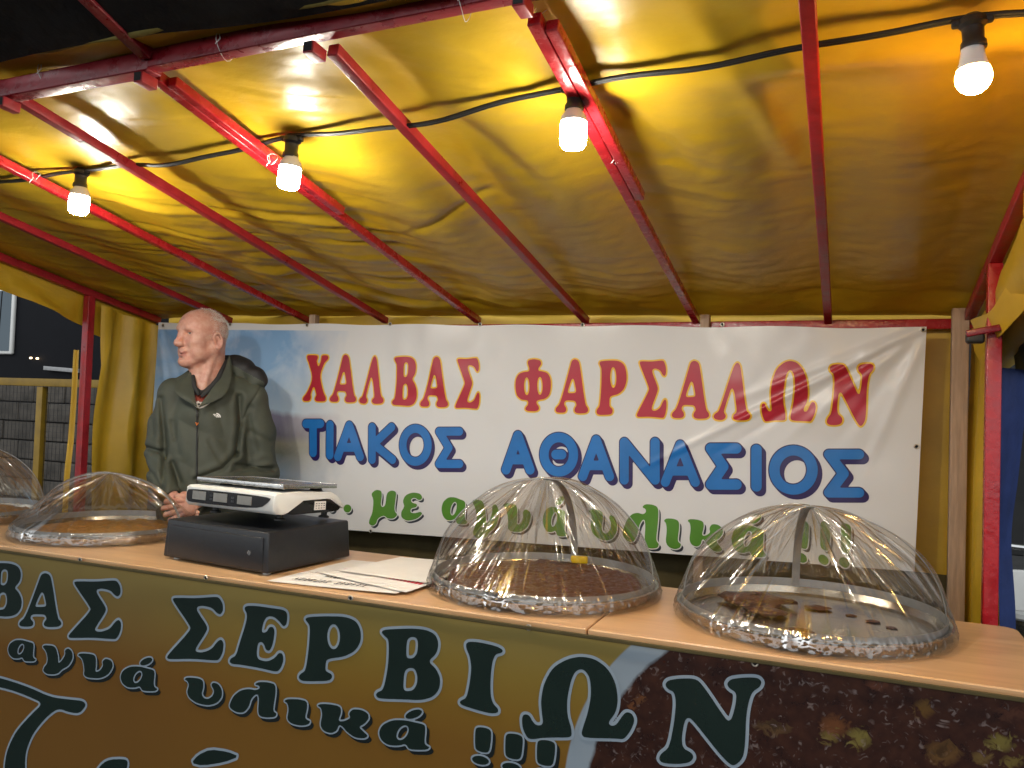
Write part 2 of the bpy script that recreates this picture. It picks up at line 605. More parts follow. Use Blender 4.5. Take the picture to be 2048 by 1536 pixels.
# canopy: one sheet of vinyl lying loosely on the rafters
nx, ny = 330, 170
gx = np.linspace(-3.24, .50, nx)
gy = np.linspace(YF - .085, YB + .03, ny)
GX, GY = np.meshgrid(gx, gy, indexing='ij')
xs = np.array([-3.206] + RX + [.353])
k_ = np.clip(np.searchsorted(xs, GX) - 1, 0, len(xs) - 2)
tt = np.clip((GX - xs[k_]) / (xs[k_ + 1] - xs[k_]), 0, 1)
endf = np.clip((GY - YF) / .25, 0, 1) * np.clip((YB - GY) / .12, 0, 1)
endx = np.clip((GX - gx[0]) / .25, 0, 1) * np.clip((gx[-1] - GX) / .25, 0, 1)
lift = -.004 + .016 * endx + .045 * endf * endx * (.2 + .8 * np.clip((GX + 1.2) / 1.0, 0, 1))
sag = -.022 * np.sin(np.pi * tt) ** 2 * endf
warp = .25 * vnoise(GX * 1.3, GY * 1.3, 3)
fx_, fy_ = GX + warp, GY + .6 * warp
a1 = math.radians(24)
p1 = fx_ * math.cos(a1) + fy_ * math.sin(a1)
q1 = -fx_ * math.sin(a1) + fy_ * math.cos(a1)
m1 = np.clip(.62 + 1.1 * vnoise(GX * 1.1 + 3, GY * 1.4, 8), 0, 1) * np.clip((-.15 - GX) / .8, 0, 1)
fold = .008 * (1 - 2 * np.abs(vnoise(p1 * 2.2, q1 * 9, 1))) * m1 + .0065 * vnoise(p1 * 3, q1 * 22, 5) * m1 + .004 * (1 - 2 * np.abs(vnoise(p1 * 4, q1 * 38, 6))) * m1
fold += .006 * vnoise(GX * 2.2, GY * 2.6, 11) + .0022 * vnoise(GX * 7, GY * 9, 12)
fold += .0022 * vnoise(GX * 4, GY * 30, 14) * np.clip((GY - 2.3) / .5, 0, 1) * np.clip((-.3 - GX) / .5, .15, 1)
fold += .0016 * (1 - 2 * np.abs(vnoise(GX * 13 + GY * 5, GY * 17, 15)))
for x0, y0, a, w, L, A in ((-.95, 1.33, 75, .03, .7, .016), (-.80, 1.30, 60, .022, .6, -.014), (-.66, 1.28, 68, .03, .75, .016), (-.45, 1.27, 95, .035, .6, .018), (-.30, 1.27, 78, .028, .8, -.015),
                           (-1.35, 1.42, 25, .012, .35, .012), (-.95, 1.62, 200, .014, .4, .010), (-.9, 2.0, 150, .012, .5, .010), (.1, 1.3, 70, .05, .7, .018), (.32, 1.35, 84, .04, .7, .016), (-1.75, 1.5, 8, .01, .5, .010)):
    fold += crease(GX, GY, x0, y0, math.radians(a), w, L, A)
hemw = np.exp(-((GY - gy[0]) / .05) ** 2) * (.014 * np.sin(GX * 9) + .02 * vnoise(GX * 3, 0, 2))
GZ = zr(GX, GY) + .02 + lift + sag + np.clip(1.1 * fold * (.25 + .75 * endf * endx) * (.45 + .55 * np.clip((GY - 1.75) / .3, 0, 1)), -.02, .05) + hemw
GY2 = GY + .03 * vnoise(GX * 4, 1.0, 9) * np.exp(-((GY - gy[0]) / .06) ** 2)
wcab = np.exp(-((GY - 1.605) / .085) ** 2)          # the sheet rests on the cable there
GZ = GZ * (1 - wcab) + (zr(GX, GY) + .032 + .25 * fold) * wcab
k = MB()
k.grid(np.stack([GX, GY2, GZ], -1))
can = k.build('canopy_sheet', M['tarp'], smooth='all')
can.name = 'canopy'
tag(can, 'glossy yellow vinyl roof sheet creased over the red rafters', 'canopy')
k = MB()                        # rolled olive hem along the front edge
hp = [(gx[i], GY2[i, 0], GZ[i, 0] + .004) for i in range(0, nx, 3)]
k.tube(hp, [.0075 + .0035 * math.sin(i * .7) for i in range(len(hp))], 8)
k.build('hem', M['hem'], can, smooth='all')

q0, q1 = on((172, 279), 1, 1.46), on((212, 300), 1, 1.60)
k = MB()
x_ = RX[2]
ya, yb = 1.50, 1.60
k.bar(np.array((x_ + .002, ya, zr(x_, ya) - .0142)) - FO, np.array((x_ + .002, yb, zr(x_, yb) - .0142)) - FO, .018, .0012)
k.build('sticker', M['paper'], fr)

# dark outer awning that rises outward from the front beam
nx2, ny2 = 120, 40
AX, AY = np.meshgrid(np.linspace(-6.5, .6, nx2), np.linspace(0, 1, ny2), indexing='ij')
AZ = zr(AX, YF) + .030 + AY * .86 + (.03 * fbm(AX * 2, AY * 4, 4) + .02 * vnoise(AX * 6, AY * 3, 2)) * np.clip(AY * 6, .1, 1)
AYY = YF - .086 - AY * 2.5 + .02 * np.sin(AX * 5) * (1 - AY)
k = MB()
k.grid(np.stack([AX, AYY, AZ], -1))
tag(k.build('awning_flap', M['dark_tarp'], smooth='all'), 'dark tarpaulin flap rising outward above the red front beam', 'awning')


def drape(name, mtl, fn, nu, nv, parent=None):
    u, v = np.meshgrid(np.linspace(0, 1, nu), np.linspace(0, 1, nv), indexing='ij')
    x, y, z = fn(u, v)
    x, y, z = np.broadcast_arrays(x, y, z)
    kk = MB()
    kk.grid(np.stack([x, y, z], -1))
    return kk.build(name, mtl, parent, smooth='all')


# left valance: hangs outside the left side rail
def f_val(u, v):
    y = 1.25 + (3.06 - 1.25) * u
    z = zr(-3.22, y) + .02
    L = .16 + .035 * np.sin(u * 9) * .3 + np.where(u > .8, .02, 0) + .012 * vnoise(u * 8, 0, 3)
    x = -3.232 - .012 * v + .022 * vnoise(u * 9, v * 2, 5) * v + .012 * vnoise(u * 22, v * 3, 7) * v
    return x, y, z - v * L


tag(drape('valance', M['tarp2'], f_val, 140, 24), 'short yellow vinyl valance hanging from the left side rail', 'valance')


def f_cur(u, v):
    y = 2.69 + .36 * u
    z0 = zr(-3.2, y) - .02
    amp = .012 + .03 * v
    x = -3.185 + amp * np.sin(u * 15 + 1.2 * np.sin(v * 3)) + .03 * vnoise(u * 3, v * 2.5, 21) * (1 - v * .3) + .02 * (1 - 2 * np.abs(vnoise(u * 2.5 + v * 2.2, v * 2.6 - u * 1.4, 22))) * np.exp(-((v - .25) / .2) ** 2)
    return x, y, z0 - .02 - v * (z0 - .05)


tag(drape('side_curtain', M['tarp2'], f_cur, 90, 110), 'yellow vinyl curtain hanging in folds between the left post and the back corner', 'curtain')


def f_flap(u, v):
    z = 1.70 - v * 1.62
    y = 2.615 - .02 * u - .015 * v + .01 * vnoise(v * 5, 0, 4)
    x = -3.222 - .016 * u + .008 * vnoise(v * 4, u, 6) - .012 * v * u
    return x, y, z


tag(drape('curtain_edge', M['tarp2'], f_flap, 6, 60), 'narrow yellow strip of vinyl folded along the outer side of the left post', 'curtain')


def f_back(u, v):
    x = -3.2 + 3.55 * u
    y = YB + .045 + .012 * np.sin(u * 70 + 2 * vnoise(u * 6, v, 4)) * (.4 + .6 * v) + .02 * vnoise(u * 9, v * 1.5, 31)
    z0 = zr(x, YB) + .05
    return x, y, z0 - v * (z0 - .03)


tag(drape('back_curtain', M['tarp2'], f_back, 420, 40), 'long yellow vinyl curtain closing the back of the stall behind the white banner', 'curtain')

def f_skirt(u, v):  # hanging sheet added to darken the strip below the rear banner
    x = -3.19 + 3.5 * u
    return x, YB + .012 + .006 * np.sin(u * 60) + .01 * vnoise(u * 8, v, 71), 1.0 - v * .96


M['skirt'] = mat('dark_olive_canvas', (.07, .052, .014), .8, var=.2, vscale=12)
tag(drape('darkening_skirt', M['skirt'], f_skirt, 220, 14), 'dark olive canvas skirt added to darken the strip under the white banner', 'canvas')

# timber posts behind the banner, one tall one in view at its right
WPX = (((1921, 617), .05, 'bare wooden post standing right of the white banner'),
       ((629, 630), .032, 'short grey wooden post top showing above the banner near its left third'),
       ((1411, 630), .034, 'short grey wooden post top showing above the banner near its right third'))
for px, w, lb in WPX:
    q = on(px, 1, 3.0)
    k = MB()
    h = q[2]
    k.box((0, 0, h / 2), (w, .035, h), bev=.003)
    o = k.build('wooden_post', M['timber'], None, smooth=True, loc=(q[0], 3.0, 0))
    tag(o, lb, 'post', 'wooden posts at the back of the stall')


# right side: rolled up side curtain, yellow inside and blue outside
def roll(name, mts, pts, w, wd, parent=None, mi=0):
    pass


k = MB()
n1, n2 = 60, 26
U, V = np.meshgrid(np.linspace(0, 1, n1), np.linspace(0, 1, n2), indexing='ij')
cx = .385 + .015 * np.sin(U * 5) + .05 * (1 - U)
cy = 2.9 - 1.4 * U
cz = zr(.35, cy) - .10 + .02 * np.sin(U * 4)
ang = V * 2 * math.pi * 1.1 - .6
rad = .055 + .03 * V + .012 * vnoise(U * 7, V * 3, 3) + .01 * np.sin(U * 14 + V * 5)
P = np.stack([cx + rad * np.cos(ang), cy + .03 * vnoise(U * 4, V * 4, 8), cz + rad * 1.25 * np.sin(ang)], -1)
k.grid(P, 0)
ru = thing('rolled_side_curtain', 'rolled up yellow and blue side curtain tied under the right side rail', 'curtain', (0, 0, 0))
k.build('yellow_roll', M['tarp2'], ru, smooth='all')
V2 = np.linspace(0, 1, 14)
U, V = np.meshgrid(np.linspace(0, 1, 40), V2, indexing='ij')
y = 2.78 - 1.2 * U
z = zr(.4, y) - .09 - V * (.20 - .05 * U) + .012 * np.sin(U * 17)
k = MB()
k.grid(np.stack([.425 + .02 * V + .02 * np.sin(U * 13) * V + .012 * vnoise(U * 9, V * 3, 2), y + .02 * V, z], -1))
k.build('blue_flap', M['blue_tarp'], ru, smooth='all')
# fold of yellow cloth pulled to the corner post
k = MB()
U, V = np.meshgrid(np.linspace(0, 1, 30), np.linspace(0, 1, 12), indexing='ij')
a = on((1938, 642), 1, 2.62)
b = on((1990, 640), 1, 2.44)
c_ = on((2048, 500), 1, 2.30)
pt = (a[None, None] * ((1 - U) ** 2)[..., None] + 2 * b[None, None] * (U * (1 - U))[..., None] + c_[None, None] * (U ** 2)[..., None])
pt = pt + np.stack([.02 * np.sin(V * 3.1), .05 * V - .02 + 0 * U, -.13 * np.sin(V * 2.6) * (.35 + .65 * U) + .03 * V * U + .004 * np.sin(U * 12)], -1)
k.grid(pt)
k.build('yellow_fold', M['tarp2'], ru, smooth='all')
k = MB()
k.bar(on((1932, 668), 1, 2.46), on((2002, 655), 1, 2.46), .018, bev=.003)
k.build('clamp', M['red_shade_and_clamp'], ru, smooth=True)
k = MB()
q = on((1950, 676), 1, 2.47)
k.box(q, (.045, .03, .03), bev=.008)
k.build('clamp_block', M['black'], ru, smooth=True)


def f_rc(u, v):
    y = 2.53 + .54 * u
    z0 = zr(.37, y) - .03
    return .372 + .012 * np.sin(u * 17 + v * 2) * (.5 + v) + .012 * vnoise(u * 5, v * 3, 61), y, z0 - v * (z0 - .04)


tag(drape('side_curtain', M['tarp2'], f_rc, 40, 60), 'narrow yellow vinyl curtain between the bare wooden post and the right red post', 'curtain')


def f_blue(u, v):
    x = .366 + .085 * u + .012 * vnoise(u * 2, v * 5, 2) + .006 * np.sin(v * 9)
    y = 2.56 + .10 * u + .0 * v
    z = 1.66 - v * 1.6
    return x - .02 * np.exp(-((v - .3) / .1) ** 2), y, z


bt = drape('blue_tarpaulin', M['blue_tarp'], f_blue, 14, 70)
tag(bt, 'blue tarpaulin hanging straight down behind the right red post', 'tarpaulin')

# ------------------------------------------------------------------ far things left and right of the stall
fe = thing('mesh_fence', 'mustard yellow steel fence with dark wire mesh panels left of the stall', 'fence', (-6.4, 5.2, 0))
FO2 = np.array([-6.4, 5.2, 0])
zt = on((85, 765), 1, 5.2)[2]
k = MB()
k.bar((-3.5, 0, zt), (2.2, 0, zt), .06, .07, bev=.004)
k.build('top_rail', M['fence_y'], fe, smooth=True)
k = MB()
k.bar((-3.5, 0, .25), (2.2, 0, .25), .06, .07, bev=.004)
k.build('bottom_rail', M['fence_y'], fe, smooth=True)
x0 = on((80, 860), 1, 5.2)[0] + 6.4
for dx in (-2.6, -1.3, 0, 1.3):
    k = MB()
    k.box((x0 + dx, 0.004, zt / 2 - .02), (.075, .06, zt - .04), bev=.004)
    k.build('fence_post', M['fence_y'], fe, smooth=True)
k = MB()
for i in range(112):
    x = -3.4 + i * .05
    k.bar((x, .012, .28), (x, .012, zt - .03), .0026, bev=0)
for i in range(30):
    z = .3 + i * .05
    if z < zt - .05:
        k.bar((-3.45, .018, z), (2.15, .018, z), .0026, bev=0)
k.build('wire_mesh', M['black'], fe)
M['stone'] = mat('dark_block_wall', (.085, .073, .06), .85, var=.5, vscale=3, bump=.8, bscale=9, bdist=.03)
k = MB()
for r in range(8):
    for c in range(18):
        w = .44
        k.box((-5.2 + c * .45 + (r % 2) * .22, 0, .1 + r * .2), (w, .18 + random.uniform(-.02, .02), .19), bev=.012)
o = k.build('block_wall', M['stone'], None, smooth=True, loc=(-7.2, 6.0, 0))
tag(o, 'dark grey block wall behind the mustard mesh fence', 'wall')

M['van'] = mat('dark_van_paint', (.004, .0045, .007), .7, spec=.15, var=.15, vscale=3)
va = thing('caravan', 'dark trailer with a lit pale blue window standing behind the mesh fence', 'trailer', (-9.2, 7.4, 0))
k = MB()
k.box((0, .8, 1.75), (6.6, 1.6, 2.7), bev=.15)
k.build('body', M['van'], va, smooth=True)
for dx in (-2, 2):
    k = MB()
    k.tube([(dx, -.02, .38), (dx, .2, .38)], .38, 24)
    k.build('wheel', M['black'], va, smooth=True)
a, b, c, d = (on(q, 1, 7.39) - np.array([-9.2, 7.4, 0]) for q in ((-130, 560), (33, 598), (33, 712), (-130, 705)))
zl, zh = (c[2] + d[2]) / 2, (a[2] + b[2]) / 2
k = MB()
k.box(((a[0] + b[0]) / 2, -.02, (zl + zh) / 2), (b[0] - a[0], .05, zh - zl), bev=.02)
wn = k.build('window', M['white_pl'], va, smooth=True)
k = MB()
k.box(((a[0] + b[0]) / 2, -.047, (zl + zh) / 2), (b[0] - a[0] - .09, .006, zh - zl - .09))
wp_ = k.build('pane', M['window'], wn)
k = MB()
k.bar((b[0] - .22, -.052, zh - .05), (b[0] - .25, -.052, zl + .06), .03, .002)
k.build('window_latch', M['panel'], wn)
for px in ((63, 716), (76, 717)):
    q = on(px, 1, 7.38) - np.array([-9.2, 7.4, 0])
    k = MB()
    k.box(q + (0, -.01, 0), (.035, .02, .022), bev=.006)
    k.build('marker_lamp', M['tiny'], va, smooth=True)
k = MB()
q0, q1 = on((90, 736), 1, 7.35) - np.array([-9.2, 7.4, 0]), on((160, 742), 1, 7.35) - np.array([-9.2, 7.4, 0])
k.bar(q0, q1, .05, .05)
k.build('trim', M['strap'], va, smooth=True)

# right of the stall
M['bwall'] = mat('dark_plaster', (.02, .02, .02), .9, var=.3, vscale=2, bump=.3, bscale=12)
bd = thing('building', 'dark building added to hide the sky in the gaps behind the stall', 'building', (-4, 11, 0))
k = MB()  # dark backdrop added to cover the open sky in the gaps
k.box((0, 2, 4), (44, 4, 8), bev=.02)
k.build('wall', M['bwall'], bd, smooth=True)
for i in range(9):
    k = MB()
    k.box((-18 + i * 4.4, -.01, 5.2), (1.3, .06, 1.6), bev=.01)
    w_ = k.build('window', M['van'], bd, smooth=True)
    k = MB()
    k.box((-18 + i * 4.4, -.06, 4.36), (1.5, .12, .06), bev=.01)
    k.build('sill', M['bwall'], w_, smooth=True)
M['cab'] = mat('grey_green_cabinet', (.20, .22, .17), .5, var=.2, vscale=4)
cb = thing('metal_cabinet', 'grey green metal cabinet standing in the dark right of the stall', 'cabinet', (1.7, 5.3, 0))
k = MB()
k.box((0, 0, 1.0), (1.5, .5, 2.0), bev=.01)
k.build('body', M['cab'], cb, smooth=True)
for dx in (-.36, .36):
    k = MB()
    k.box((dx, -.256, 1.0), (.66, .02, 1.85), bev=.006)
    d_ = k.build('door', M['cab'], cb, smooth=True)
    k = MB()
    k.bar((dx * .15, -.285, 1.0), (dx * .15, -.285, 1.2), .02)
    k.build('handle', M['chrome'], d_, smooth=True)
ch = thing('steel_chair', 'grey tubular steel chair right of the blue tarpaulin', 'chair', tuple(on((2075, 1300), 1, 3.5) * np.array([1, 1, 0])), .3)
for s in (-.2, .2):
    k = MB()
    pts = [(s, .2, 0), (s, .2, .45), (s, .21, .85), (s * .9, .22, .98), (s * .6, .22, 1.02), (0, .22, 1.03)]
    k.tube(pts, .011, 8)
    k.build('back_leg', M['chrome'], ch, smooth=True)
    k = MB()
    k.tube([(s, -.2, 0), (s, -.2, .45), (s, .2, .46)], .011, 8)
    k.build('front_leg', M['chrome'], ch, smooth=True)
k = MB()
k.box((0, 0, .48), (.42, .42, .035), bev=.012)
k.build('seat', M['white_pl'], ch, smooth=True)
k = MB()
k.box((0, .215, .86), (.36, .02, .16), bev=.008)
k.build('backrest', M['white_pl'], ch, smooth=True)
q = on((2034, 1170), 1, 4.2)
k = MB()
k.lathe([(0, 0), (.10, 0), (.10, .62), (.105, .64), (.105, .66), (0, .66)], n=24)
bn = k.build('steel_bin', M['steel'], None, smooth=True, loc=(q[0] + .05, 4.2, 0))
k = MB()
k.lathe([(0, .02), (.115, .02), (.115, 0), (.105, -.01), (0, -.01)], n=24)
ld = k.build('lid', M['white_pl'], bn, smooth=True, loc=(0, 0, .672))
tag(bn, 'slim steel pedal bin with a pale lid behind the steel chair', 'bin')
# ------------------------------------------------------------------ lettering: outlines drawn as distance fields
def poly_sd(pts, X, Y):
    d = np.full(X.shape, 1e9)
    ins = np.zeros(X.shape, bool)
    n = len(pts)
    for i in range(n):
        ax, ay = pts[i]
        bx, by = pts[(i + 1) % n]
        ex, ey = bx - ax, by - ay
        L = ex * ex + ey * ey + 1e-12
        t = np.clip(((X - ax) * ex + (Y - ay) * ey) / L, 0, 1)
        d = np.minimum(d, (X - ax - t * ex) ** 2 + (Y - ay - t * ey) ** 2)
        if abs(ey) > 1e-12:
            c = ((ay > Y) != (by > Y)) & (X < ex * (Y - ay) / ey + ax)
            ins ^= c
    return np.where(ins, -1, 1) * np.sqrt(d)


def chaikin(p, n=2):
    p = np.array(p, float)
    for _ in range(n):
        q = np.roll(p, -1, 0)
        p = np.stack([.78 * p + .22 * q, .22 * p + .78 * q], 1).reshape(-1, 2)
    return p


def ell(cx, cy, rx, ry, tilt=0, n=20):
    a = np.linspace(0, 2 * math.pi, n, endpoint=False)
    x, y = rx * np.cos(a), ry * np.sin(a)
    c, s = math.cos(tilt), math.sin(tilt)
    return np.stack([cx + x * c - y * s, cy + x * s + y * c], 1)


# each glyph: list of (sign, outline) in the traced frame, y downward; bbox is taken from the first outlines
G = {}
G['Χ'] = [(1, chaikin([(175, 168), (185, 156), (275, 157), (288, 170), (284, 195), (272, 215), (292, 285), (316, 225), (322, 185), (325, 162), (340, 156), (385, 158), (396, 180), (385, 205), (352, 235), (305, 370), (345, 540), (372, 590), (370, 620), (350, 632), (275, 630), (258, 610), (268, 580), (280, 565), (248, 462), (214, 560), (222, 585), (216, 615), (195, 628), (150, 627), (138, 612), (142, 590), (178, 550), (242, 395), (192, 225), (178, 200)]))]
_A = [(410, 615), (415, 588), (450, 550), (535, 205), (545, 165), (570, 150), (597, 165), (610, 205), (650, 560), (672, 590), (676, 618), (655, 638), (585, 640), (562, 622), (566, 590), (582, 568), (574, 535), (560, 525), (498, 522), (484, 535), (480, 562), (498, 590), (498, 620), (480, 634), (425, 633)]
G['Α'] = [(1, chaikin(_A)), (-1, chaikin([(510, 450), (515, 420), (543, 330), (553, 326), (563, 340), (578, 430), (575, 455), (520, 458)]))]
G['Λ'] = [(1, chaikin([(704, 620), (716, 592), (745, 575), (830, 240), (850, 180), (868, 163), (884, 185), (893, 240), (925, 570), (950, 592), (958, 618), (940, 648), (860, 652), (836, 632), (842, 600), (866, 585), (850, 430), (838, 385), (826, 382), (812, 430), (778, 560), (776, 585), (790, 605), (788, 630), (765, 650), (720, 644)]))]
G['Β'] = [(1, chaikin([(1066, 195), (1080, 178), (1180, 170), (1240, 178), (1278, 210), (1292, 270), (1285, 345), (1250, 402), (1280, 450), (1298, 520), (1293, 600), (1265, 655), (1215, 675), (1150, 668), (1055, 664), (1042, 640), (1048, 618), (1074, 600), (1094, 420), (1097, 250), (1080, 225)])),
          (-1, chaikin([(1164, 360), (1167, 250), (1185, 228), (1205, 235), (1212, 270), (1208, 345), (1192, 380), (1170, 380)])), (-1, chaikin([(1150, 590), (1156, 470), (1176, 445), (1198, 452), (1208, 500), (1206, 560), (1190, 605), (1160, 612)]))]
G['Σ'] = [(1, chaikin([(1714, 200), (1730, 192), (1820, 196), (1905, 184), (1922, 190), (1938, 240), (1940, 300), (1928, 330), (1912, 318), (1892, 275), (1850, 256), (1824, 266), (1824, 300), (1868, 420), (1870, 460), (1815, 610), (1820, 636), (1850, 640), (1890, 612), (1915, 550), (1932, 530), (1944, 560), (1940, 640), (1922, 702), (1900, 704), (1800, 692), (1700, 696), (1688, 685), (1696, 655), (1796, 455), (1792, 420), (1725, 240)]))]
G['Φ'] = [(1, chaikin([(366, 215), (375, 192), (430, 183), (485, 195), (496, 225), (485, 250), (466, 270), (466, 295), (500, 300), (555, 315), (583, 370), (586, 450), (572, 525), (530, 565), (470, 575), (448, 585), (446, 610), (470, 640), (470, 670), (440, 685), (365, 683), (340, 668), (344, 645), (366, 625), (370, 590), (355, 577), (300, 572), (258, 530), (246, 450), (252, 375), (280, 325), (330, 306), (378, 303), (382, 270), (372, 245)])),
          (-1, ell(356, 444, 25, 86)), (-1, ell(480, 440, 26, 87))]
G['Ρ'] = [(1, chaikin([(1050, 225), (1062, 205), (1160, 198), (1240, 202), (1290, 235), (1312, 310), (1312, 400), (1285, 475), (1235, 520), (1170, 535), (1148, 550), (1144, 610), (1146, 640), (1174, 660), (1176, 690), (1160, 716), (1060, 720), (1030, 714), (1018, 690), (1026, 660), (1052, 635), (1068, 450), (1074, 280), (1062, 250)])),
          (-1, ell(1184, 362, 30, 100))]
G['Ω'] = [(1, chaikin([(650, 590), (660, 568), (682, 575), (695, 615), (712, 645), (742, 640), (736, 560), (732, 480), (745, 370), (785, 260), (850, 205), (905, 190), (965, 205), (1020, 265), (1055, 360), (1066, 470), (1056, 560), (1022, 625), (1032, 648), (1056, 645), (1080, 590), (1100, 555), (1125, 565), (1138, 610), (1120, 680), (1090, 738), (1060, 732), (920, 728), (906, 705), (910, 670), (935, 560), (950, 440), (945, 330), (925, 285), (905, 272), (880, 290), (862, 350), (845, 470), (845, 580), (862, 660), (864, 715), (850, 726), (760, 724), (690, 736), (672, 725), (652, 660)]))]
G['Ν'] = [(1, chaikin([(1262, 260), (1275, 230), (1330, 219), (1390, 222), (1420, 270), (1500, 455), (1520, 492), (1535, 478), (1552, 380), (1554, 310), (1525, 285), (1514, 255), (1530, 225), (1580, 214), (1640, 214), (1658, 240), (1650, 275), (1614, 310), (1594, 440), (1590, 640), (1580, 730), (1545, 778), (1522, 760), (1480, 690), (1375, 480), (1355, 468), (1342, 490), (1330, 600), (1336, 665), (1370, 690), (1380, 720), (1365, 755), (1310, 766), (1250, 760), (1236, 735), (1245, 700), (1280, 660), (1300, 500), (1308, 370), (1300, 305), (1275, 290)]))]
G['Ε'] = [(1, chaikin([(665, 228), (680, 205), (760, 205), (900, 225), (970, 235), (1000, 255), (1005, 300), (995, 355), (970, 365), (945, 330), (900, 290), (850, 285), (820, 320), (800, 400), (815, 415), (845, 405), (860, 370), (890, 368), (905, 400), (890, 500), (865, 555), (835, 550), (820, 500), (795, 482), (770, 500), (762, 590), (780, 625), (850, 638), (910, 605), (935, 568), (965, 575), (973, 630), (950, 690), (920, 720), (800, 690), (640, 660), (570, 655), (552, 635), (565, 610), (605, 590), (630, 500), (680, 340), (690, 270)]))]
G['Ι'] = [(1, chaikin([(998, 225), (1020, 208), (1100, 212), (1230, 240), (1280, 265), (1288, 285), (1270, 297), (1230, 305), (1205, 360), (1190, 480), (1188, 620), (1205, 690), (1250, 735), (1245, 765), (1190, 772), (1080, 745), (970, 710), (945, 690), (955, 670), (1000, 650), (1025, 540), (1040, 420), (1030, 330), (1000, 260)]))]
G['α'] = [(1, chaikin([(832, 905), (850, 860), (900, 832), (960, 832), (1010, 845), (1060, 858), (1062, 890), (1056, 960), (1066, 980), (1084, 988), (1070, 1003), (1020, 1004), (980, 1000), (965, 968), (930, 980), (880, 978), (845, 950)])), (-1, ell(950, 905, 26, 46, .45))]
G['ά'] = G['α'] + [(1, ell(1006, 798, 44, 22, -.45))]
G['γ'] = [(1, chaikin([(298, 702), (312, 690), (370, 695), (388, 715), (402, 770), (402, 818), (425, 800), (450, 755), (445, 725), (470, 712), (495, 740), (498, 785), (470, 835), (425, 860), (405, 885), (375, 893), (330, 890), (304, 868), (312, 840), (330, 820), (335, 780), (322, 730)]))]
G['ν'] = [(1, chaikin([(537, 758), (560, 745), (640, 752), (660, 770), (662, 830), (655, 872), (685, 868), (712, 830), (705, 800), (728, 780), (768, 795), (778, 835), (745, 890), (690, 916), (610, 912), (580, 895), (585, 850), (572, 790), (555, 768)]))]
G['υ'] = [(1, chaikin([(195, 782), (225, 768), (310, 775), (345, 795), (345, 850), (330, 895), (350, 930), (385, 935), (420, 910), (432, 870), (405, 825), (425, 806), (465, 820), (492, 865), (488, 925), (445, 970), (375, 985), (290, 965), (235, 925), (218, 880), (235, 830), (225, 798)]))]
G['λ'] = [(1, chaikin([(742, 825), (775, 805), (850, 808), (905, 825), (905, 900), (888, 1000), (888, 1035), (915, 1052), (900, 1078), (830, 1082), (780, 1070), (770, 1030), (778, 940), (770, 900), (745, 905), (715, 940), (700, 1000), (660, 1042), (610, 1040), (560, 1010), (552, 980), (585, 910), (640, 868), (700, 858), (755, 870), (785, 855), (780, 835)]))]
G['ι'] = [(1, chaikin([(982, 955), (1010, 938), (1100, 940), (1155, 955), (1160, 1000), (1142, 1080), (1155, 1098), (1182, 1108), (1170, 1135), (1110, 1145), (1040, 1130), (1005, 1095), (1020, 1020), (1010, 970)]))]
G['κ'] = [(1, chaikin([(1245, 990), (1270, 975), (1350, 978), (1425, 995), (1432, 1040), (1405, 1110), (1450, 1112), (1505, 1085), (1490, 1050), (1520, 1015), (1590, 1020), (1640, 1050), (1645, 1090), (1610, 1130), (1565, 1155), (1600, 1190), (1638, 1225), (1610, 1245), (1540, 1240), (1480, 1200), (1430, 1140), (1408, 1145), (1395, 1185), (1350, 1205), (1290, 1185), (1268, 1140), (1285, 1060), (1275, 1005)]))]
G['ε'] = [(1, chaikin([(508, 92), (495, 75), (455, 70), (418, 85), (404, 118), (415, 145), (396, 175), (398, 205), (430, 224), (480, 212), (510, 185), (500, 172), (470, 182), (445, 178), (448, 155), (478, 150), (482, 132), (452, 125), (448, 105), (470, 98), (488, 112), (505, 108)]))]
G['μ'] = [(1, chaikin([(228, 78), (255, 56), (284, 62), (287, 90), (280, 140), (292, 152), (306, 140), (312, 75), (335, 60), (362, 66), (362, 90), (352, 170), (372, 190), (352, 213), (318, 212), (300, 195), (280, 202), (264, 215), (258, 240), (238, 252), (218, 240), (222, 215), (238, 180), (243, 110)]))]
G['!'] = [(1, chaikin([(1065, 900), (1085, 880), (1150, 885), (1190, 905), (1192, 960), (1180, 1060), (1160, 1085), (1110, 1080), (1068, 1060), (1062, 1020)])), (1, ell(1105, 1145, 68, 34, .2))]
G['.'] = [(1, ell(0, 0, 1, 1))]
# rounded capitals of the blue line: pen strokes in a unit box (y up), drawn with a round pen
ST = {'Τ': [[(0, 1), (1, 1)], [(.5, 1), (.5, 0)]], 'Ι': [[(.5, 1), (.5, 0)]], 'Α': [[(0, 0), (.5, 1), (1, 0)], [(.22, .3), (.78, .3)]],
      'Κ': [[(0, 1), (0, 0)], [(.95, 1), (.08, .48), (1, 0)]], 'Σ': [[(1, 1), (.03, 1), (.5, .5), (.03, 0), (1, 0)]],
      'Ν': [[(0, 0), (0, 1), (1, 0), (1, 1)]], 'Ο': ['ring'], 'Θ': ['ring', [(.40, .5), (.60, .5)]]}
ZF = {'z3': (580, 680, 5.12), 'z4': (980, 680, 4.8), 'z5': (1380, 680, 4.517), 'z6': (660, 960, 2.768), 'z7': (1180, 980, 3.531),
      'f1': (0, 1090, 3.444), 'f2': (320, 1160, 3.938), 'f3': (680, 1230, 3.938), 'f4': (1000, 1230, 3.657)}


def topx(fr_, p):
    x, y, s = ZF[fr_]
    p = np.asarray(p, float)
    return p / s + np.array([x, y])


